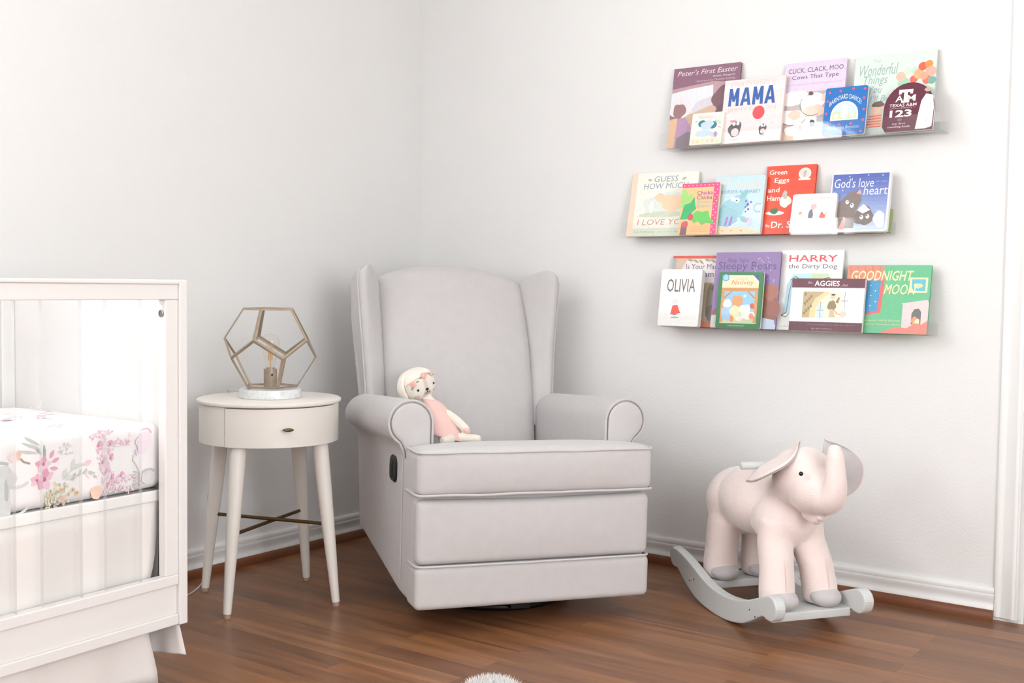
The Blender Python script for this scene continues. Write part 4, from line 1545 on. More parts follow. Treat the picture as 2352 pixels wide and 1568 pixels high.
def a_barn(k):
    for x, y in ((0.10, 0.90), (0.36, 0.92), (0.66, 0.95), (0.93, 0.93), (0.07, 0.72), (0.93, 0.74), (0.06, 0.46), (0.95, 0.50), (0.12, 0.24), (0.40, 0.22), (0.67, 0.22), (0.95, 0.28), (0.10, 0.05), (0.48, 0.03), (0.92, 0.05)):
        k.ell(x, y, 0.032, 0.026, (238, 92, 108), n=10)
    k.text('BARNYARD DANCE!', 0.12, 0.60, 0.88, 0.70, (238, 244, 250), arc=0.15)
    k.poly([(0.17, 0.30), (0.83, 0.30)] + [(0.5 + 0.33 * math.cos(R(a)), 0.40 + 0.30 * math.sin(R(a))) for a in range(0, 181, 15)], (244, 246, 248))
    k.poly([(0.21, 0.325), (0.79, 0.325)] + [(0.5 + 0.29 * math.cos(R(a)), 0.40 + 0.26 * math.sin(R(a))) for a in range(0, 181, 15)], (206, 222, 236))
    k.poly([(0.21, 0.325), (0.79, 0.325), (0.79, 0.44), (0.5, 0.47), (0.21, 0.50)], (206, 218, 176))
    k.blob(0.50, 0.45, 0.08, 0.12, (238, 240, 240), 3)
    k.blob(0.50, 0.58, 0.06, 0.05, (238, 240, 240), 4)
    k.blob(0.30, 0.39, 0.06, 0.05, (236, 236, 230), 5)
    k.blob(0.68, 0.40, 0.06, 0.05, (236, 236, 230), 6)
    k.text('by Sandra Boynton', 0.14, 0.10, 0.88, 0.19, (206, 220, 240), 0.2)


def a_wonder(k):
    G = (158, 184, 176)
    k.text('The', 0.22, 0.90, 0.32, 0.95, (190, 206, 200), 0.3)
    k.text('Wonderful', 0.06, 0.74, 0.54, 0.88, G, 0.25)
    k.text('Things', 0.12, 0.60, 0.42, 0.74, G, 0.25)
    k.text('You', 0.20, 0.52, 0.36, 0.61, G, 0.25)
    k.text("I'll Be", 0.22, 0.41, 0.46, 0.49, G, 0.25)
    for x, y, r, c in ((0.62, 0.62, 0.07, (168, 212, 180)), (0.58, 0.70, 0.06, (250, 190, 170)), (0.66, 0.76, 0.05, (206, 224, 206)), (0.76, 0.75, 0.055, (196, 216, 206)), (0.74, 0.65, 0.05, (250, 110, 90)), (0.80, 0.71, 0.065, (252, 178, 130)), (0.84, 0.80, 0.055, (250, 100, 80)), (0.91, 0.82, 0.05, (255, 150, 80)), (0.94, 0.73, 0.065, (252, 176, 156)), (0.90, 0.63, 0.055, (248, 120, 100)), (0.96, 0.62, 0.05, (120, 176, 160)), (0.86, 0.68, 0.05, (252, 166, 140))):
        k.ell(x, y, r, r * 0.95, c)
    k.blob(0.32, 0.33, 0.07, 0.07, (244, 206, 180), 2)
    k.blob(0.33, 0.375, 0.07, 0.04, (120, 104, 90), 3)
    k.poly([(0.24, 0.25), (0.38, 0.27), (0.40, 0.10), (0.18, 0.08)], (246, 196, 168))
    for i in range(5):
        k.line([(0.22 - 0.012 * i, 0.225 - 0.032 * i), (0.38, 0.235 - 0.034 * i)], 0.012, (240, 110, 90))
    k.line([(0.24, 0.10), (0.12, 0.05)], 0.018, (244, 190, 160))
    k.rect(0, 0, 1, 0.03, (214, 222, 216))


def a_123(k):
    W_ = (244, 240, 240)
    # interlocking college monogram: a large T over a smaller A and M
    k.text('A', 0.22, 0.61, 0.38, 0.74, W_, 0, 0.018)
    k.text('M', 0.44, 0.61, 0.62, 0.74, W_, 0, 0.018)
    k.rect(0.28, 0.80, 0.56, 0.86, W_)
    k.rect(0.28, 0.765, 0.335, 0.81, W_)
    k.rect(0.505, 0.765, 0.56, 0.81, W_)
    k.rect(0.385, 0.60, 0.455, 0.83, W_)
    k.rect(0.34, 0.585, 0.50, 0.625, W_)
    k.text('TEXAS A&M', 0.11, 0.505, 0.65, 0.57, W_, 0, 0.011)
    k.text('UNIVERSITY', 0.12, 0.465, 0.64, 0.487, (214, 190, 196))
    k.text('123', 0.13, 0.29, 0.57, 0.44, W_, 0, 0.03)
    k.text('my first', 0.20, 0.125, 0.46, 0.175, (226, 206, 208), 0.1, 0.011)
    k.text('counting book', 0.11, 0.06, 0.56, 0.115, (226, 206, 208), 0.1, 0.011)
    k.ell(0.34, 0.235, 0.05, 0.03, (140, 96, 104))
    k.poly([(0.66, 0.02), (0.70, 0.34), (0.74, 0.60), (0.82, 0.74), (0.96, 0.70), (0.995, 0.44), (0.98, 0.06), (0.86, 0.02)], (240, 236, 236))
    k.blob(0.86, 0.46, 0.08, 0.07, (226, 220, 222), 4)
    k.blob(0.88, 0.22, 0.09, 0.08, (228, 222, 224), 6)
    k.blob(0.84, 0.82, 0.06, 0.04, (206, 170, 150), 5)


def a_hare(k):
    k.rect(0, 0, 0.085, 1, (248, 214, 190))
    k.rect(0.085, 0, 1, 0.125, (216, 222, 202))
    N_ = (142, 154, 172)
    k.text('GUESS', 0.34, 0.855, 0.70, 0.945, N_, 0.12)
    k.text('HOW MUCH', 0.19, 0.745, 0.86, 0.835, N_, 0.12)
    k.leaf(0.24, 0.90, 0.07, 0.02, -15, (176, 186, 150))
    k.leaf(0.75, 0.88, 0.08, 0.02, 20, (176, 186, 150))
    k.blob(0.55, 0.48, 0.34, 0.21, (222, 228, 222), 2)
    k.blob(0.52, 0.34, 0.32, 0.05, (206, 212, 186), 3)
    k.blob(0.66, 0.52, 0.17, 0.14, (248, 208, 172), 4)
    k.blob(0.46, 0.60, 0.08, 0.07, (246, 206, 172), 5)
    k.blob(0.34, 0.46, 0.04, 0.09, (240, 238, 232), 6)
    k.text('I LOVE YOU', 0.15, 0.175, 0.92, 0.265, (214, 146, 112), 0.12)
    k.text('Sam McBratney', 0.11, 0.045, 0.44, 0.085, (168, 176, 152), 0.2)
    k.text('illustrated by', 0.48, 0.05, 0.70, 0.078, (188, 194, 172), 0.2)
    k.text('Anita Jeram', 0.72, 0.045, 0.96, 0.085, (168, 176, 152), 0.2)


def a_chicka(k):
    k.rect(0, 0, 1, 1, (250, 192, 132))
    k.rect(0, 0.92, 1, 1, (242, 62, 128))
    k.rect(0.86, 0, 1, 1, (242, 62, 128))
    for i in range(9):
        k.ell(0.06 + 0.11 * i, 0.96, 0.015, 0.012, (252, 220, 150), n=8)
    for i in range(16):
        k.ell(0.90 + 0.055 * (i % 2), 0.04 + 0.055 * i, 0.015, 0.012, (252, 220, 150), n=8)
    k.poly([(0, 0.52), (0, 0.86), (0.10, 0.90), (0.20, 0.78), (0.34, 0.82), (0.26, 0.66), (0.36, 0.60), (0.16, 0.52)], (160, 210, 110))
    k.poly([(0.02, 0.30), (0.10, 0.58), (0.26, 0.62), (0.36, 0.74), (0.40, 0.58), (0.44, 0.50), (0.34, 0.44), (0.22, 0.30)], (36, 176, 96))
    k.poly([(0.28, 0.34), (0.44, 0.46), (0.62, 0.44), (0.76, 0.46), (0.84, 0.30), (0.96, 0.20), (0.74, 0.22), (0.62, 0.18), (0.52, 0.26), (0.40, 0.22)], (96, 196, 82))
    k.poly([(0.05, 0), (0.08, 0.24), (0.24, 0.26), (0.22, 0)], (126, 84, 92))
    k.ell(0.30, 0.34, 0.075, 0.065, (206, 66, 84))
    k.ell(0.17, 0.20, 0.085, 0.07, (206, 78, 88))
    k.text('Chicka', 0.42, 0.77, 0.84, 0.85, (152, 72, 148), 0, 0.011)
    k.text('Chicka', 0.42, 0.68, 0.84, 0.76, (152, 72, 148), 0, 0.011)
    k.text('Boom', 0.44, 0.60, 0.82, 0.67, (150, 190, 176), 0, 0.011)
    k.text('Boom', 0.44, 0.52, 0.82, 0.59, (150, 190, 176), 0, 0.011)
    for i in range(3):
        k.text(('by Bill Martin Jr', 'and John Archambault', 'illustrated by Lois Ehlert')[i], 0.34, 0.14 - 0.045 * i, 0.80, 0.165 - 0.045 * i, (228, 160, 104))


def a_sea(k):
    k.rect(0, 0, 1, 0.5, (206, 228, 238))
    k.poly([(0, 0), (0, 0.10), (0.3, 0.125), (0.7, 0.11), (1, 0.03), (1, 0)], (250, 216, 180))
    k.text('The', 0.06, 0.90, 0.26, 0.955, (248, 214, 190))
    k.text('Not So Cool Fish', 0.02, 0.80, 0.92, 0.90, (248, 214, 190))
    k.text('UNDERSEA ALPHABET', 0.02, 0.70, 0.93, 0.755, (124, 150, 176))
    k.blob(0.46, 0.47, 0.25, 0.19, (158, 202, 214), 2)
    k.poly([(0.20, 0.52), (0.06, 0.30), (0.10, 0.16), (0.34, 0.12), (0.52, 0.22), (0.50, 0.40)], (150, 196, 210))
    k.leaf(0.52, 0.60, 0.22, 0.06, 40, (142, 192, 200))
    k.leaf(0.56, 0.30, 0.20, 0.05, -30, (150, 196, 206))
    for x, y, r in ((0.66, 0.56, 0.02), (0.70, 0.50, 0.028), (0.66, 0.46, 0.018), (0.72, 0.42, 0.022), (0.76, 0.54, 0.018), (0.67, 0.38, 0.016)):
        k.ell(x, y, r, r, (126, 92, 190), n=10)
    for x in (0.26, 0.35):
        k.poly([(x, 0.15), (x + 0.04, 0.30), (x + 0.08, 0.30), (x + 0.05, 0.14)], (170, 120, 206))
    k.ell(0.40, 0.60, 0.05, 0.04, (250, 250, 250))
    k.ell(0.48, 0.58, 0.05, 0.04, (250, 250, 250))
    k.ell(0.47, 0.575, 0.018, 0.016, (70, 76, 90), n=10)
    k.arc(0.92, 0.44, 0.09, 0.07, 60, 300, 0.02, (176, 190, 206))
    for a in (60, 95, 130):
        k.leaf(0.74, 0.19, 0.10, 0.02, a, (240, 150, 190))
    k.blob(0.78, 0.20, 0.06, 0.06, (206, 214, 236), 6)
    for x in (0.24, 0.42, 0.62):
        k.ell(x, 0.06, 0.025, 0.012, (244, 150, 120), n=8)
    k.blob(0.05, 0.46, 0.05, 0.16, (232, 160, 176), 8)


def a_green(k):
    O_ = (250, 236, 226)
    k.text('Green', 0.06, 0.87, 0.42, 0.94, O_, 0, 0.014)
    k.text('Eggs', 0.18, 0.73, 0.48, 0.82, O_, 0, 0.014)
    k.text('and', 0.06, 0.61, 0.30, 0.68, O_, 0, 0.014)
    k.text('Ham', 0.06, 0.485, 0.33, 0.56, O_, 0, 0.014)
    k.ell(0.78, 0.87, 0.125, 0.085, O_)
    k.rect(0.66, 0.775, 0.90, 0.80, O_)
    k.ell(0.78, 0.875, 0.10, 0.066, (230, 214, 202))
    k.blob(0.78, 0.87, 0.03, 0.05, (190, 180, 176), 2)
    k.blob(0.44, 0.47, 0.11, 0.09, (244, 236, 228), 4)
    k.blob(0.42, 0.57, 0.05, 0.06, (190, 184, 180), 5)
    k.ell(0.25, 0.305, 0.19, 0.032, (246, 240, 230))
    k.blob(0.23, 0.335, 0.09, 0.04, (58, 116, 62), 6)
    k.text('By', 0.09, 0.09, 0.18, 0.14, O_, 0, 0.011)
    k.text('Dr. Seuss', 0.20, 0.085, 0.94, 0.185, O_, 0, 0.018)


def a_bear(k):
    k.text("We're Going on a Bear Hunt", 0.08, 0.84, 0.94, 0.91, (196, 184, 190), 0.3)
    k.text('Michael Rosen    Helen Oxenbury', 0.08, 0.77, 0.92, 0.80, (218, 208, 212), 0.2)
    k.blob(0.20, 0.38, 0.07, 0.12, (222, 228, 236), 1)
    k.blob(0.21, 0.50, 0.04, 0.04, (240, 176, 140), 2)
    k.blob(0.45, 0.46, 0.05, 0.14, (130, 128, 144), 3)
    k.blob(0.50, 0.66, 0.06, 0.08, (244, 190, 184), 4)
    k.blob(0.72, 0.40, 0.07, 0.07, (240, 120, 110), 5)
    k.blob(0.70, 0.48, 0.03, 0.03, (190, 110, 90), 6)
    k.line([(0.74, 0.38), (0.82, 0.50)], 0.01, (200, 120, 100))


def a_heart(k):
    def sky(y):
        return tuple(int(a + (b_ - a) * y) for a, b_ in zip((206, 220, 234), (86, 104, 180)))
    k.k += 1
    for i in range(14):
        y0, y1 = 0.03 + 0.94 * i / 14, 0.03 + 0.94 * (i + 1) / 14
        k.poly([(0.02, y0), (0.97, y0), (0.97, y1), (0.02, y1)], sky((i / 13) ** 0.8), layer=False)
    k.k += 1
    L_ = (226, 230, 246)
    k.text("God's love", 0.05, 0.74, 0.72, 0.90, L_, 0.1)
    k.text('in my', 0.75, 0.80, 0.95, 0.85, (150, 164, 214), 0.2)
    k.text('heart', 0.56, 0.61, 0.96, 0.76, L_, 0.1)
    for x, y in ((0.06, 0.66), (0.20, 0.70), (0.30, 0.93), (0.62, 0.94), (0.86, 0.93), (0.70, 0.70), (0.44, 0.66)):
        k.ell(x, y, 0.012, 0.010, (236, 240, 250), n=8)
    k.poly([(0.04, 0.06), (0.05, 0.40), (0.16, 0.50), (0.32, 0.66), (0.50, 0.70), (0.54, 0.52), (0.46, 0.34), (0.44, 0.06)], (134, 120, 116))
    k.poly([(0.18, 0.05), (0.26, 0.26), (0.30, 0.22), (0.28, 0.05)], (226, 172, 172))
    k.poly([(0.44, 0.64), (0.50, 0.71), (0.53, 0.62)], (236, 170, 164))
    k.blob(0.60, 0.26, 0.15, 0.17, (124, 112, 108), 3)
    k.poly([(0.48, 0.36), (0.58, 0.46), (0.70, 0.36), (0.58, 0.30)], (238, 234, 228))
    k.ell(0.30, 0.50, 0.032, 0.035, (250, 250, 248))
    k.ell(0.385, 0.44, 0.032, 0.038, (250, 250, 248))
    k.ell(0.565, 0.24, 0.030, 0.036, (250, 250, 248))
    k.ell(0.665, 0.25, 0.030, 0.036, (250, 250, 248))
    for x, y in ((0.31, 0.515), (0.375, 0.455), (0.555, 0.255), (0.655, 0.265)):
        k.ell(x, y, 0.012, 0.014, (60, 50, 50), n=8)
    k.blob(0.86, 0.20, 0.10, 0.13, (226, 232, 236), 5)


def a_plain_green(k):
    k.rect(0.0, 0.0, 1.0, 1.0, (168, 186, 132))
    k.rect(0.05, 0.06, 0.95, 0.94, (184, 200, 150))


def a_llama(k):
    k.rect(0, 0, 1, 0.08, (206, 120, 96))
    k.rect(0.06, 0.60, 0.94, 0.96, (236, 226, 222))
    k.rect(0, 0.965, 1, 1, (224, 78, 66))
    k.rect(0, 0.80, 0.07, 0.965, (168, 176, 178))
    k.poly([(0.07, 0.80), (0.07, 0.965), (0.30, 0.965), (0.18, 0.80)], (222, 182, 150))
    k.blob(0.16, 0.88, 0.06, 0.05, (206, 190, 176), 1)
    for i in range(6):
        k.leaf(0.28 + 0.11 * i, 0.95, 0.13, 0.018, -10 - 12 * (i % 3), (160, 160, 120))
    k.text('Is Your Mama', 0.27, 0.81, 0.96, 0.885, (84, 78, 140))
    k.text('a Llama?', 0.40, 0.70, 0.94, 0.785, (84, 78, 140))
    k.rect(0.06, 0.08, 0.94, 0.62, (176, 164, 140))
    k.blob(0.84, 0.34, 0.12, 0.30, (136, 124, 108), 4)
    k.blob(0.86, 0.54, 0.06, 0.06, (84, 90, 66), 5)
    k.blob(0.80, 0.20, 0.07, 0.10, (112, 100, 90), 6)


def a_olivia(k):
    k.text('OLIVIA', 0.16, 0.60, 0.86, 0.83, (116, 104, 100), 0, 0.004)
    k.blob(0.40, 0.43, 0.09, 0.055, (232, 230, 230), 2)
    k.poly([(0.30, 0.20), (0.34, 0.36), (0.46, 0.37), (0.50, 0.30), (0.55, 0.23), (0.42, 0.21)], (244, 90, 78))
    k.rect(0.36, 0.195, 0.46, 0.207, (120, 110, 110))
    k.ell(0.42, 0.15, 0.11, 0.012, (176, 170, 168))
    k.line([(0.39, 0.195), (0.39, 0.155)], 0.012, (222, 216, 214))
    k.line([(0.44, 0.195), (0.44, 0.155)], 0.012, (222, 216, 214))


def a_sleepy(k):
    k.rect(0, 0, 0.04, 1, (150, 124, 176))
    k.text('Sleep Tight,', 0.19, 0.855, 0.52, 0.92, (92, 78, 124), 0, 0.0)
    k.text('Sleepy Bears', 0.05, 0.74, 0.95, 0.875, (92, 78, 124), 0, 0.0)
    k.blob(0.80, 0.30, 0.22, 0.28, (150, 96, 84), 3)
    k.blob(0.90, 0.48, 0.10, 0.12, (168, 110, 96), 4)
    k.blob(0.10, 0.20, 0.09, 0.05, (176, 84, 96), 5)
    k.poly([(0, 0), (0, 0.16), (0.3, 0.20), (0.66, 0.16), (1.0, 0.06), (1, 0)], (224, 216, 214))
    k.poly([(0.66, 0), (0.70, 0.16), (0.98, 0.12), (1, 0)], (196, 208, 228))
    rnd = random.Random(9)
    for i in range(26):
        k.ell(0.62 + 0.34 * rnd.random(), 0.60 + 0.36 * rnd.random(), 0.006, 0.010, (206, 196, 224), n=6)


def a_nativity(k):
    k.rect(0.09, 0.09, 0.91, 0.945, (240, 226, 190))
    k.rect(0.10, 0.10, 0.90, 0.66, (150, 200, 232))
    k.rect(0.10, 0.10, 0.90, 0.30, (206, 216, 170))
    k.poly([(0.09, 0.66), (0.09, 0.72), (0.91, 0.72), (0.91, 0.66)], (206, 150, 96))
    k.rect(0.09, 0.10, 0.16, 0.68, (214, 158, 104))
    k.rect(0.84, 0.10, 0.91, 0.68, (214, 158, 104))
    k.poly([(0.16, 0.56), (0.30, 0.66), (0.34, 0.66), (0.16, 0.52)], (196, 140, 90))
    k.poly([(0.84, 0.56), (0.70, 0.66), (0.66, 0.66), (0.84, 0.52)], (196, 140, 90))
    k.ell(0.16, 0.90, 0.08, 0.066, (96, 156, 208))
    k.ell(0.16, 0.90, 0.06, 0.05, (170, 206, 232))
    k.poly([(0.78, 0.945), (0.91, 0.945), (0.91, 0.84)], (66, 92, 160))
    k.text('Touch & Feel', 0.40, 0.865, 0.66, 0.90, (240, 190, 150), 0.2)
    k.text('Nativity', 0.30, 0.755, 0.80, 0.855, (242, 128, 76), 0.2)
    k.ell(0.62, 0.58, 0.03, 0.025, (252, 240, 190))
    k.blob(0.26, 0.28, 0.15, 0.14, (170, 202, 232), 2)
    k.blob(0.24, 0.44, 0.09, 0.08, (238, 238, 242), 3)
    k.blob(0.46, 0.48, 0.11, 0.12, (222, 160, 106), 4)
    k.blob(0.42, 0.30, 0.12, 0.10, (244, 226, 180), 5)
    k.blob(0.64, 0.34, 0.14, 0.08, (242, 238, 226), 6)
    k.blob(0.72, 0.24, 0.14, 0.08, (244, 240, 228), 7)
    k.blob(0.52, 0.18, 0.08, 0.05, (240, 236, 222), 8)
    k.blob(0.36, 0.17, 0.04, 0.06, (238, 150, 90), 9)
    k.blob(0.80, 0.22, 0.06, 0.05, (236, 150, 120), 10)
    k.blob(0.80, 0.40, 0.05, 0.05, (214, 96, 80), 11)
    k.text('Touch, feel and discover', 0.28, 0.035, 0.66, 0.062, (232, 240, 226))


def a_harry(k):
    k.text('HARRY', 0.13, 0.855, 0.91, 0.94, (222, 78, 82), 0, 0.011)
    k.text('the Dirty Dog', 0.13, 0.755, 0.91, 0.825, (84, 84, 90), 0, 0.0)
    k.poly([(0.10, 0.20), (0.13, 0.56), (0.22, 0.70), (0.52, 0.71), (0.52, 0.58), (0.24, 0.58), (0.22, 0.20)], (188, 224, 236))
    k.poly([(0.52, 0.58), (0.52, 0.71), (0.78, 0.71), (0.86, 0.60)], (206, 216, 176))
    D_ = (96, 96, 100)
    k.line([(0.18, 0.62), (0.26, 0.67), (0.34, 0.63), (0.50, 0.62), (0.70, 0.64), (0.80, 0.66), (0.86, 0.60)], 0.010, D_)
    k.line([(0.22, 0.64), (0.18, 0.48), (0.16, 0.22), (0.08, 0.18), (0.16, 0.16), (0.20, 0.20)], 0.010, D_)
    k.poly([(0.22, 0.52), (0.26, 0.62), (0.50, 0.60), (0.80, 0.62), (0.84, 0.30), (0.30, 0.28)], (248, 247, 244))
    k.text('by Gene Zion', 0.08, 0.035, 0.30, 0.055, (150, 150, 152))


def a_aggies(k):
    Mn = (104, 50, 66)
    k.rect(0, 0.825, 1, 1, Mn)
    k.rect(0, 0.0, 1, 0.175, Mn)
    k.text('Go...', 0.22, 0.905, 0.30, 0.945, (220, 206, 208), 0.2)
    k.text('AGGIES', 0.315, 0.855, 0.66, 0.96, (244, 238, 238), 0, 0.022)
    k.text('...Go!', 0.67, 0.855, 0.77, 0.90, (220, 206, 208), 0.2)
    k.rect(0.17, 0.255, 0.79, 0.75, (248, 236, 206))
    k.poly([(0.17, 0.255), (0.17, 0.75), (0.47, 0.75), (0.34, 0.62), (0.28, 0.45), (0.27, 0.255)], (190, 170, 130))
    k.poly([(0.27, 0.255), (0.28, 0.45), (0.34, 0.62), (0.47, 0.75), (0.56, 0.75), (0.42, 0.60), (0.36, 0.44), (0.35, 0.255)], (226, 210, 158))
    for i in range(9):
        k.blob(0.20 + 0.028 * (i % 4), 0.34 + 0.05 * i * 0.9, 0.016, 0.030, (146, 122, 86), 60 + i)
    k.poly([(0.37, 0.255), (0.38, 0.52), (0.42, 0.56), (0.47, 0.50), (0.47, 0.255)], (206, 224, 236))
    k.line([(0.42, 0.255), (0.42, 0.56)], 0.008, (140, 140, 140))
    k.line([(0.37, 0.40), (0.47, 0.40)], 0.010, (140, 140, 140))
    k.rect(0.70, 0.255, 0.79, 0.75, (240, 240, 236))
    k.line([(0.745, 0.40), (0.745, 0.75)], 0.006, (120, 120, 124))
    k.line([(0.70, 0.58), (0.79, 0.58)], 0.012, (120, 120, 124))
    k.blob(0.585, 0.65, 0.035, 0.05, (240, 206, 176), 1)
    k.blob(0.585, 0.695, 0.030, 0.018, (84, 70, 62), 2)
    k.blob(0.575, 0.49, 0.055, 0.10, (146, 128, 92), 3)
    k.poly([(0.62, 0.55), (0.66, 0.53), (0.68, 0.64), (0.655, 0.65)], (150, 132, 96))
    k.poly([(0.54, 0.27), (0.55, 0.42), (0.60, 0.42), (0.63, 0.27)], (206, 188, 150))
    k.blob(0.735, 0.33, 0.04, 0.07, (232, 206, 190), 4)
    k.line([(0.60, 0.42), (0.66, 0.33), (0.70, 0.32)], 0.010, (214, 84, 70))
    k.text('a book of traditions and yells for every fan', 0.24, 0.115, 0.90, 0.135, (190, 160, 168))
    k.text('by the authors', 0.32, 0.035, 0.60, 0.06, (214, 196, 200))


def a_moon(k):
    k.poly([(0, 0), (0, 1), (0.48, 1), (0.46, 0.25), (0.34, 0.16)], (104, 188, 140))
    k.poly([(0, 0.74), (0, 1), (0.44, 1), (0.46, 0.80), (0.30, 0.76)], (224, 136, 110))
    for i in range(5):
        k.line([(0.03 + 0.09 * i, 0.995), (0.05 + 0.09 * i, 0.82)], 0.016, (176, 140, 118))
    k.poly([(0.20, 0.24), (0.22, 0.80), (0.46, 0.78), (0.44, 0.30)], (226, 104, 96))
    k.poly([(0.24, 0.28), (0.26, 0.78), (0.42, 0.77), (0.40, 0.33)], (70, 150, 196))
    for x, y in ((0.30, 0.70), (0.36, 0.62), (0.31, 0.55), (0.37, 0.46), (0.31, 0.40)):
        k.ell(x, y, 0.008, 0.009, (226, 240, 246), n=8)
    T_ = (234, 228, 176)
    k.text('GOODNIGHT', 0.05, 0.77, 0.80, 0.92, T_, 0.25, 0.011)
    k.rect(0.76, 0.60, 0.97, 0.82, T_)
    k.rect(0.785, 0.625, 0.945, 0.795, (96, 186, 208))
    k.blob(0.86, 0.70, 0.05, 0.04, (214, 216, 160), 4)
    k.text('MOON', 0.46, 0.57, 0.84, 0.72, T_, 0.25, 0.006)
    k.poly([(0.70, 0.08), (0.70, 0.42), (0.68, 0.44), (0.98, 0.50), (1.0, 0.46), (1.0, 0.10)], (222, 206, 206))
    k.poly([(0.81, 0.14), (0.81, 0.30), (0.84, 0.36), (0.89, 0.37), (0.92, 0.32), (0.92, 0.14)], (110, 108, 108))
    k.blob(0.85, 0.19, 0.04, 0.06, (244, 150, 110), 5)
    k.blob(0.88, 0.17, 0.03, 0.05, (240, 226, 170), 6)
    k.poly([(0.44, 0), (0.56, 0.06), (0.66, 0.10), (0.76, 0.08), (0.86, 0.16), (0.93, 0.14), (1, 0.20), (1, 0)], (240, 130, 116))
    k.text('by Margaret Wise Brown', 0.16, 0.165, 0.68, 0.20, (226, 226, 166))
    k.text('Pictures by Clement Hurd', 0.16, 0.11, 0.68, 0.145, (226, 226, 166))


ZT, ZM, ZB = 1.441, 1.143, 0.835
DOME = [(1.0, 0.0)] + [(1.0, 0.35)] + [(0.50 + 0.50 * math.cos(R(a)), 0.46 + 0.54 * math.sin(R(a))) for a in range(0, 181, 12)] + [(0.0, 0.10), (0.06, 0.0)]
BACK, MID, FRT = (0.058, 0.0125), (0.077, 0.038), (0.096, 0.064)
# top ledge
book("large dusky mauve and brown picture book, leftmost on the top ledge", 1.846, 0.247, 1.724, ZT, *BACK, (150, 108, 120), 0.010, art=a_dusk)
book('tiny cream board book with a teal eared animal, leftmost in front on the top ledge', 1.745, 0.115, 1.557, ZT, 0.092, 0.066, (240, 242, 228), 0.014, 0.004, a_little_me, board=True)
book('pale pink picture book with MAMA in big blue letters', 1.642, 0.211, 1.661, ZT, *MID, (250, 222, 220), 0.012, art=a_mama)
book('lilac picture book with white cows behind the small bright blue book', 1.441, 0.201, 1.700, ZT, *BACK, (222, 206, 228), 0.010, art=a_moo)
book('small bright blue board book dotted with red on the top ledge', 1.287, 0.132, 1.600, ZT, *FRT, (30, 112, 190), 0.018, 0.006, a_barn, board=True)
book('large pale mint picture book with a bunch of orange and green balloons', 1.212, 0.247, 1.698, ZT, *BACK, (216, 228, 220), 0.010, art=a_wonder)
book('maroon dome shaped board book with a white 123', 1.102, 0.149, 1.596, ZT, 0.092, 0.060, (100, 36, 58), 0.014, 0.0, a_123, board=True, outline=DOME)
# middle ledge
book('cream picture book with a peach spine strip and I LOVE YOU in orange', 2.001, 0.258, 1.372, ZM, *BACK, (238, 236, 226), 0.012, 0.004, a_hare)
book('small orange and hot pink board book with green palm leaves', 1.779, 0.137, 1.3245, ZM, *FRT, (250, 192, 132), 0.016, 0.007, a_chicka, board=True)
book('pale blue undersea alphabet board book with a round eyed fish', 1.668, 0.176, 1.345, ZM, *MID, (196, 222, 232), 0.016, 0.006, a_sea, board=True)
book('vivid red orange picture book on the middle ledge', 1.498, 0.168, 1.3735, ZM, *BACK, (236, 74, 40), 0.011, art=a_green)
book('small white board book in front with tiny coloured walkers', 1.386, 0.144, 1.2745, ZM, *FRT, (246, 240, 240), 0.016, 0.007, a_bear, board=True)
book("blue night sky padded book with a white rim and two brown animals", 1.268, 0.184, 1.3385, ZM, *MID, (240, 240, 244), 0.018, 0.010, a_heart, board=True)
book('sage green book showing only as a sliver behind the blue night sky book', 1.203, 0.122, 1.222, ZM, 0.046, 0.026, (164, 182, 128), 0.008, 0.006, a_plain_green)
# bottom ledge
book('tan picture book with a red top edge, half hidden behind a thick white book', 1.836, 0.196, 1.0825, ZB, *BACK, (206, 130, 104), 0.010, art=a_llama)
book('thick white board book with a tiny red figure, leftmost on the lowest ledge', 1.850, 0.152, 1.0355, ZB, 0.096, 0.066, (246, 243, 240), 0.022, 0.007, a_olivia, board=True)
book('large purple picture book behind the green bordered board book', 1.661, 0.228, 1.0925, ZB, *MID, (144, 118, 170), 0.012, art=a_sleepy)
book('green bordered board book with a golden stable scene', 1.634, 0.157, 1.0265, ZB, 0.097, 0.071, (50, 124, 72), 0.015, 0.007, a_nativity, board=True)
book('tall white picture book with red title letters behind the maroon banded book', 1.440, 0.206, 1.0985, ZB, *BACK, (246, 244, 242), 0.010, art=a_harry)
book('wide white book with maroon bands at top and bottom', 1.379, 0.234, 1.007, ZB, 0.096, 0.070, (246, 243, 242), 0.014, 0.004, a_aggies, board=True)
book('wide green and orange picture book, rightmost on the lowest ledge', 1.211, 0.255, 1.0495, ZB, *MID, (104, 188, 140), 0.010, art=a_moon)

# ------------------------------------------------------------------ knitted puppy doll sitting in the chair against its left arm
# local axes: x = to the viewer's right, y = away from the viewer, z = up
_c = chair.matrix_basis @ Vector((-0.121, 0.50, 0.463))
doll = thing('puppy_doll', 'cream knitted puppy doll in a pink dress leaning in the armchair', 'soft toy', _c, (0, 0, math.atan2(-0.8136, 0.5814)))
SX = 1 / 838.0


def dp(px, py, d=0.0):
    """doll point: offsets in doll units from the seat point, d = depth away"""
    return Vector(((px - 1020) * SX, d, (1018 - py) * SX))


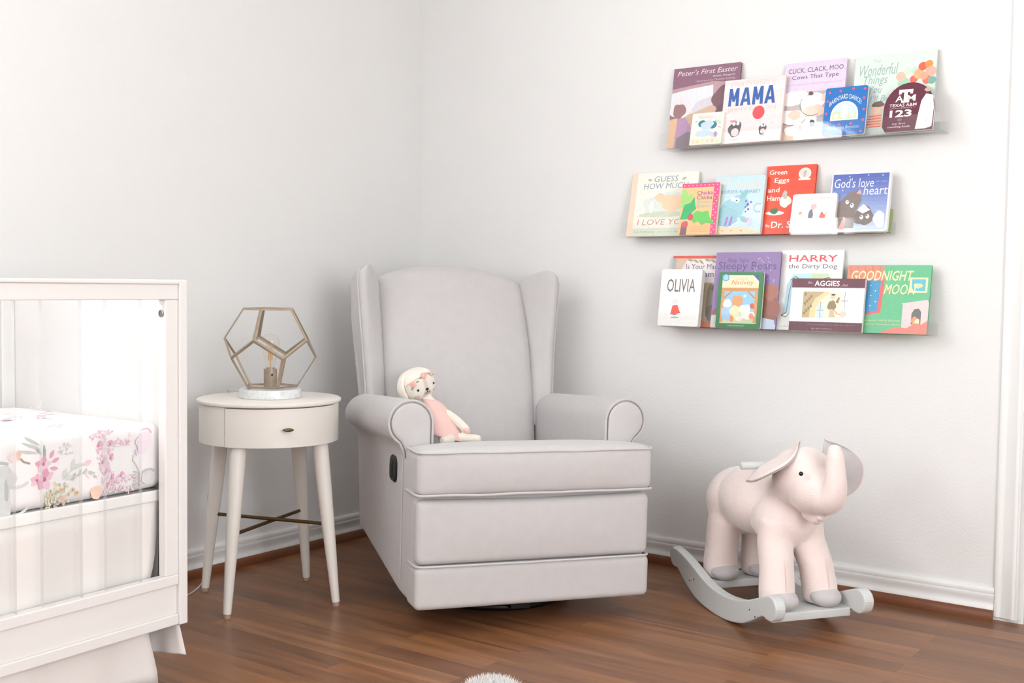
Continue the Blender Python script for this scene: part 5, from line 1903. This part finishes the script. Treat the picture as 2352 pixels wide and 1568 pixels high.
HC = dp(931, 864, 0.045)
HR = Euler((R(4), R(-19), R(40))).to_matrix()
db_ = MB()
db_.ball(HC, (0.0570, 0.050, 0.0485), 28, 20, rot=HR, p=0.72)
db_.tube([dp(956, 905, 0.044), dp(982, 940, 0.036), dp(1008, 982, 0.026), dp(1022, 1006, 0.02)], [0.022, 0.026, 0.032, 0.036], 20)
db_.tube([dp(1000, 938, 0.036), dp(1018, 944, 0.028), dp(1037, 957, 0.018), dp(1055, 972, 0.012), dp(1068, 984, 0.006), dp(1073, 989, 0.004)], [0.0125, 0.0135, 0.0145, 0.0145, 0.0140, 0.0095], 16)
db_.tube([dp(975, 940, 0.02), dp(958, 960, 0.005), dp(948, 985, -0.005)], [0.0135, 0.0145, 0.012], 16)
db_.tube([dp(1030, 1004, 0.01), dp(1062, 1006, 0.0), dp(1095, 1006, -0.012), dp(1108, 1006, -0.016)], [0.016, 0.0145, 0.0140, 0.0105], 16)
db_.tube([dp(1030, 1006, -0.02), dp(1018, 1007, -0.045), dp(1006, 1007, -0.062)], [0.016, 0.0145, 0.011], 16)
db_.build('knitted_body', M['cream_knit'], doll, remesh=0.0028, soft=4)


for s in (-1, 1):      # hanging ears
    pts = [HC + HR @ Vector(q) for q in ((s * 0.034, 0.006, 0.043), (s * 0.054, 0.003, 0.030), (s * 0.0655, -0.003, 0.006), (s * 0.0640, -0.009, -0.020), (s * 0.0560, -0.013, -0.042))]
    if s > 0:
        pts = [p + HR @ Vector((-0.006, 0.016, -0.008)) for p in pts]
    MB().tube(smooth_path(pts, 5), [interp(k / 20, [0, 0.25, 0.5, 0.75, 0.95, 1], [0.008, 0.0135, 0.0165, 0.0165, 0.009, 0.004]) for k in range(21)], 16, flat=0.42, up=HR @ Vector((0, 1, 0))).build('ear', M['cream_knit'], doll)


def on_head(u, v, lift=1.01):
    """point on the head front: u right, v up in head units, on the squared ellipsoid"""
    e = 2 / 0.72
    x, z = u / 0.0560, v / 0.0475
    rz = max(0.0, 1 - abs(z) ** e)
    y = -0.050 * max(0.0, rz - abs(x) ** e) ** (1 / e)
    return HC + HR @ (Vector((u, y, v)) * 1.0 + Vector((0, -0.0008 * lift, 0)))


def patch(name, pts_fn, m, nu, nv):
    b = MB()
    vs = [pts_fn(i / nu, j / nv) for j in range(nv + 1) for i in range(nu + 1)]
    b.add(vs, [(j * (nu + 1) + i, j * (nu + 1) + i + 1, (j + 1) * (nu + 1) + i + 1, (j + 1) * (nu + 1) + i) for j in range(nv) for i in range(nu)])
    o = b.build(name, m, doll)
    md = o.modifiers.new('felt', 'SOLIDIFY')
    md.thickness = 0.0012
    return o


def disc(name, u, v, ru, rv, m, lift=1.0):
    return patch(name, lambda a, q: on_head(u + ru * q * math.cos(2 * PI * a), v + rv * q * math.sin(2 * PI * a), lift), m, 18, 3)


patch('muzzle_patch', lambda a, q: on_head((-1 + 2 * a) * (0.0055 + 0.010 * sstep(0.62, 1.0, 1 - q)) + 0.001, -0.033 + 0.074 * q, 0.8), M['tan_felt'], 8, 24)
for s in (-1, 1):
    disc('eye', s * 0.0325 + 0.001, -0.004, 0.0031, 0.0040, M['thread'], 2.2)['label'] = 'small black stitched eye'
    disc('cheek', s * 0.0350, -0.026, 0.0068, 0.0062, M['blush'], 1.4)
nb = MB().rbox(-0.0058, -0.0020, -0.0034, 0.0058, 0.0015, 0.0034, r=0.0018, mid=2, seg=2)
nn = nb.build('nose', M['thread'], doll)
nn.location = on_head(0.001, -0.0115, 2.0)
nn.rotation_euler = HR.to_euler()
mp_ = [on_head(0.001 + s, v, 2.4) for s, v in [(-0.0115, -0.0205), (-0.0090, -0.0240), (-0.0055, -0.0255), (-0.0018, -0.0228), (0.0, -0.0180)]]
mq_ = [on_head(0.001 + s, v, 2.4) for s, v in [(0.0, -0.0150), (0.0, -0.0185), (0.0022, -0.0228), (0.0060, -0.0250), (0.0090, -0.0236), (0.0108, -0.0200)]]
MB().tube(smooth_path(mp_, 4), 0.00075, 6).tube(smooth_path(mq_, 4), 0.00075, 6).build('mouth', M['thread'], doll)
# headband of felt flowers
band = []
for k in range(17):
    t = -1 + 2 * k / 16
    band.append(on_head(0.0545 * math.sin(t * 1.42), 0.034 - 0.020 * t * t, 2.0))
MB().tube(band, 0.0014, 8).build('headband', M['pink_knit'], doll)
fl = [(-0.041, 0.019, 1.0), (0.004, 0.034, 1.05), (0.034, 0.028, 0.8)]
for i, (u, v, s) in enumerate(fl):
    c = on_head(u, v, 4.0)
    nrm = (c - HC).normalized()
    ax = nrm.to_track_quat('Z', 'Y').to_matrix()
    b = MB()
    for k in range(6):
        a = 2 * PI * k / 6
        b.ball(c + ax @ Vector((0.0062 * s * math.cos(a), 0.0062 * s * math.sin(a), 0)), (0.0045 * s, 0.0042 * s, 0.0024), 10, 6, rot=ax)
    for k in range(4):
        a = 2 * PI * k / 4 + 0.4
        b.ball(c + ax @ Vector((0.0028 * s * math.cos(a), 0.0028 * s * math.sin(a), 0.002)), (0.003 * s, 0.003 * s, 0.0022), 8, 6, rot=ax)
    b.build('felt_flower', M['petal'], doll)
for u, v, an in ((-0.046, 0.006, 60), (-0.026, 0.024, 20), (-0.011, 0.031, 190), (0.013, 0.036, 40), (0.024, 0.033, -20), (0.043, 0.022, -40)):
    c = on_head(u, v, 3.2)
    nrm = (c - HC).normalized()
    ax = nrm.to_track_quat('Z', 'Y').to_matrix() @ Matrix.Rotation(R(an), 3, 'Z')
    MB().ball(c, (0.0056, 0.0028, 0.0011), 12, 6, rot=ax).build('felt_leaf', M['leaf'], doll)
# sleeveless dress: flared tube from the neck to the lap
rings = []
for px, py, d, rw, rd in ((964, 902, 0.046, 0.020, 0.020), (971, 908, 0.044, 0.033, 0.031), (980, 920, 0.041, 0.0405, 0.038), (992, 946, 0.036, 0.0430, 0.040), (1008, 970, 0.029, 0.0455, 0.043), (1015, 990, 0.022, 0.0500, 0.047), (1020, 1006, 0.016, 0.0540, 0.052), (1021, 1010, 0.015, 0.0500, 0.048)):
    c = dp(px, py, d)
    tz = -math.tan(R(12))
    rings.append([c + Vector((rw * math.cos(2 * PI * k / 36), rd * math.sin(2 * PI * k / 36), rw * math.cos(2 * PI * k / 36) * tz + 0.0025 * math.sin(5 * 2 * PI * k / 36) * (py > 1000))) for k in range(36)])
MB().loft(rings).build('dress', M['pink_knit'], doll, sub=1)['label'] = 'pale pink knitted dress'
for pts in ([dp(1064, 981, 0.006), dp(1075, 990, 0.003)],):
    MB().ball(dp(1069, 986, 0.003), (0.0140, 0.0140, 0.0100), 14, 10, rot=Euler((0, R(40), 0)).to_matrix()).build('paw_tip', M['blush'], doll)

# ------------------------------------------------------------------ sheepskin lobe just inside the bottom of the view
rug = thing('sheepskin_rug', 'white fluffy sheepskin just showing at the bottom edge of the floor', 'rug', (2.14, 1.575, 0))
dirx, diry = -0.80, -0.60          # the lobe points away from the viewer


def rug_width(t):
    return interp(t, [0, 0.01, 0.03, 0.06, 0.12, 0.25, 0.4, 0.55, 0.62], [0.0, 0.026, 0.045, 0.058, 0.075, 0.16, 0.20, 0.17, 0.05])


left, right = [], []
for k in range(40):
    t = 0.62 * (k / 39) ** 1.6
    w = rug_width(t)
    c = Vector((dirx * t, diry * t, 0))
    left.append((c.x - diry * w, c.y + dirx * w))
    right.append((c.x + diry * w, c.y - dirx * w))
rings = [[(l[0], l[1], 0.001), (r_[0], r_[1], 0.001), (r_[0], r_[1], 0.008), (l[0], l[1], 0.008)] for l, r_ in zip(left, right)]
MB().loft(rings).build('pelt', M['pelt'], rug, smooth=False)
rnd = random.Random(3)
b = MB()
n = 0
while n < 9000:
    near = n < 5200
    t = rnd.random() * (0.16 if near else 0.62)
    w = rug_width(t)
    if w < 0.002:
        continue
    u = (rnd.random() * 2 - 1) * w
    n += 1
    base = Vector((dirx * t - diry * u, diry * t + dirx * u, 0.006))
    h = 0.030 + 0.014 * rnd.random()
    lean = Vector((-dirx * (0.012 - t * 0.1) + (rnd.random() - 0.5) * 0.016 - diry * u / w * 0.012, -diry * (0.012 - t * 0.1) + (rnd.random() - 0.5) * 0.016 + dirx * u / w * 0.012, 0))
    a = rnd.random() * PI
    s = Vector((math.cos(a), math.sin(a), 0)) * (0.0013 if near else 0.0024)
    p1 = base + lean * 0.45 + Vector((0, 0, h * 0.6))
    p2 = base + lean + Vector((0, 0, h))
    b.add([base - s, base + s, p1 + s * 0.8, p1 - s * 0.8, p2], [(0, 1, 2, 3), (3, 2, 4)])
fur = b.build('fur', M['fur'], rug, smooth=False)
fur['kind'] = 'stuff'
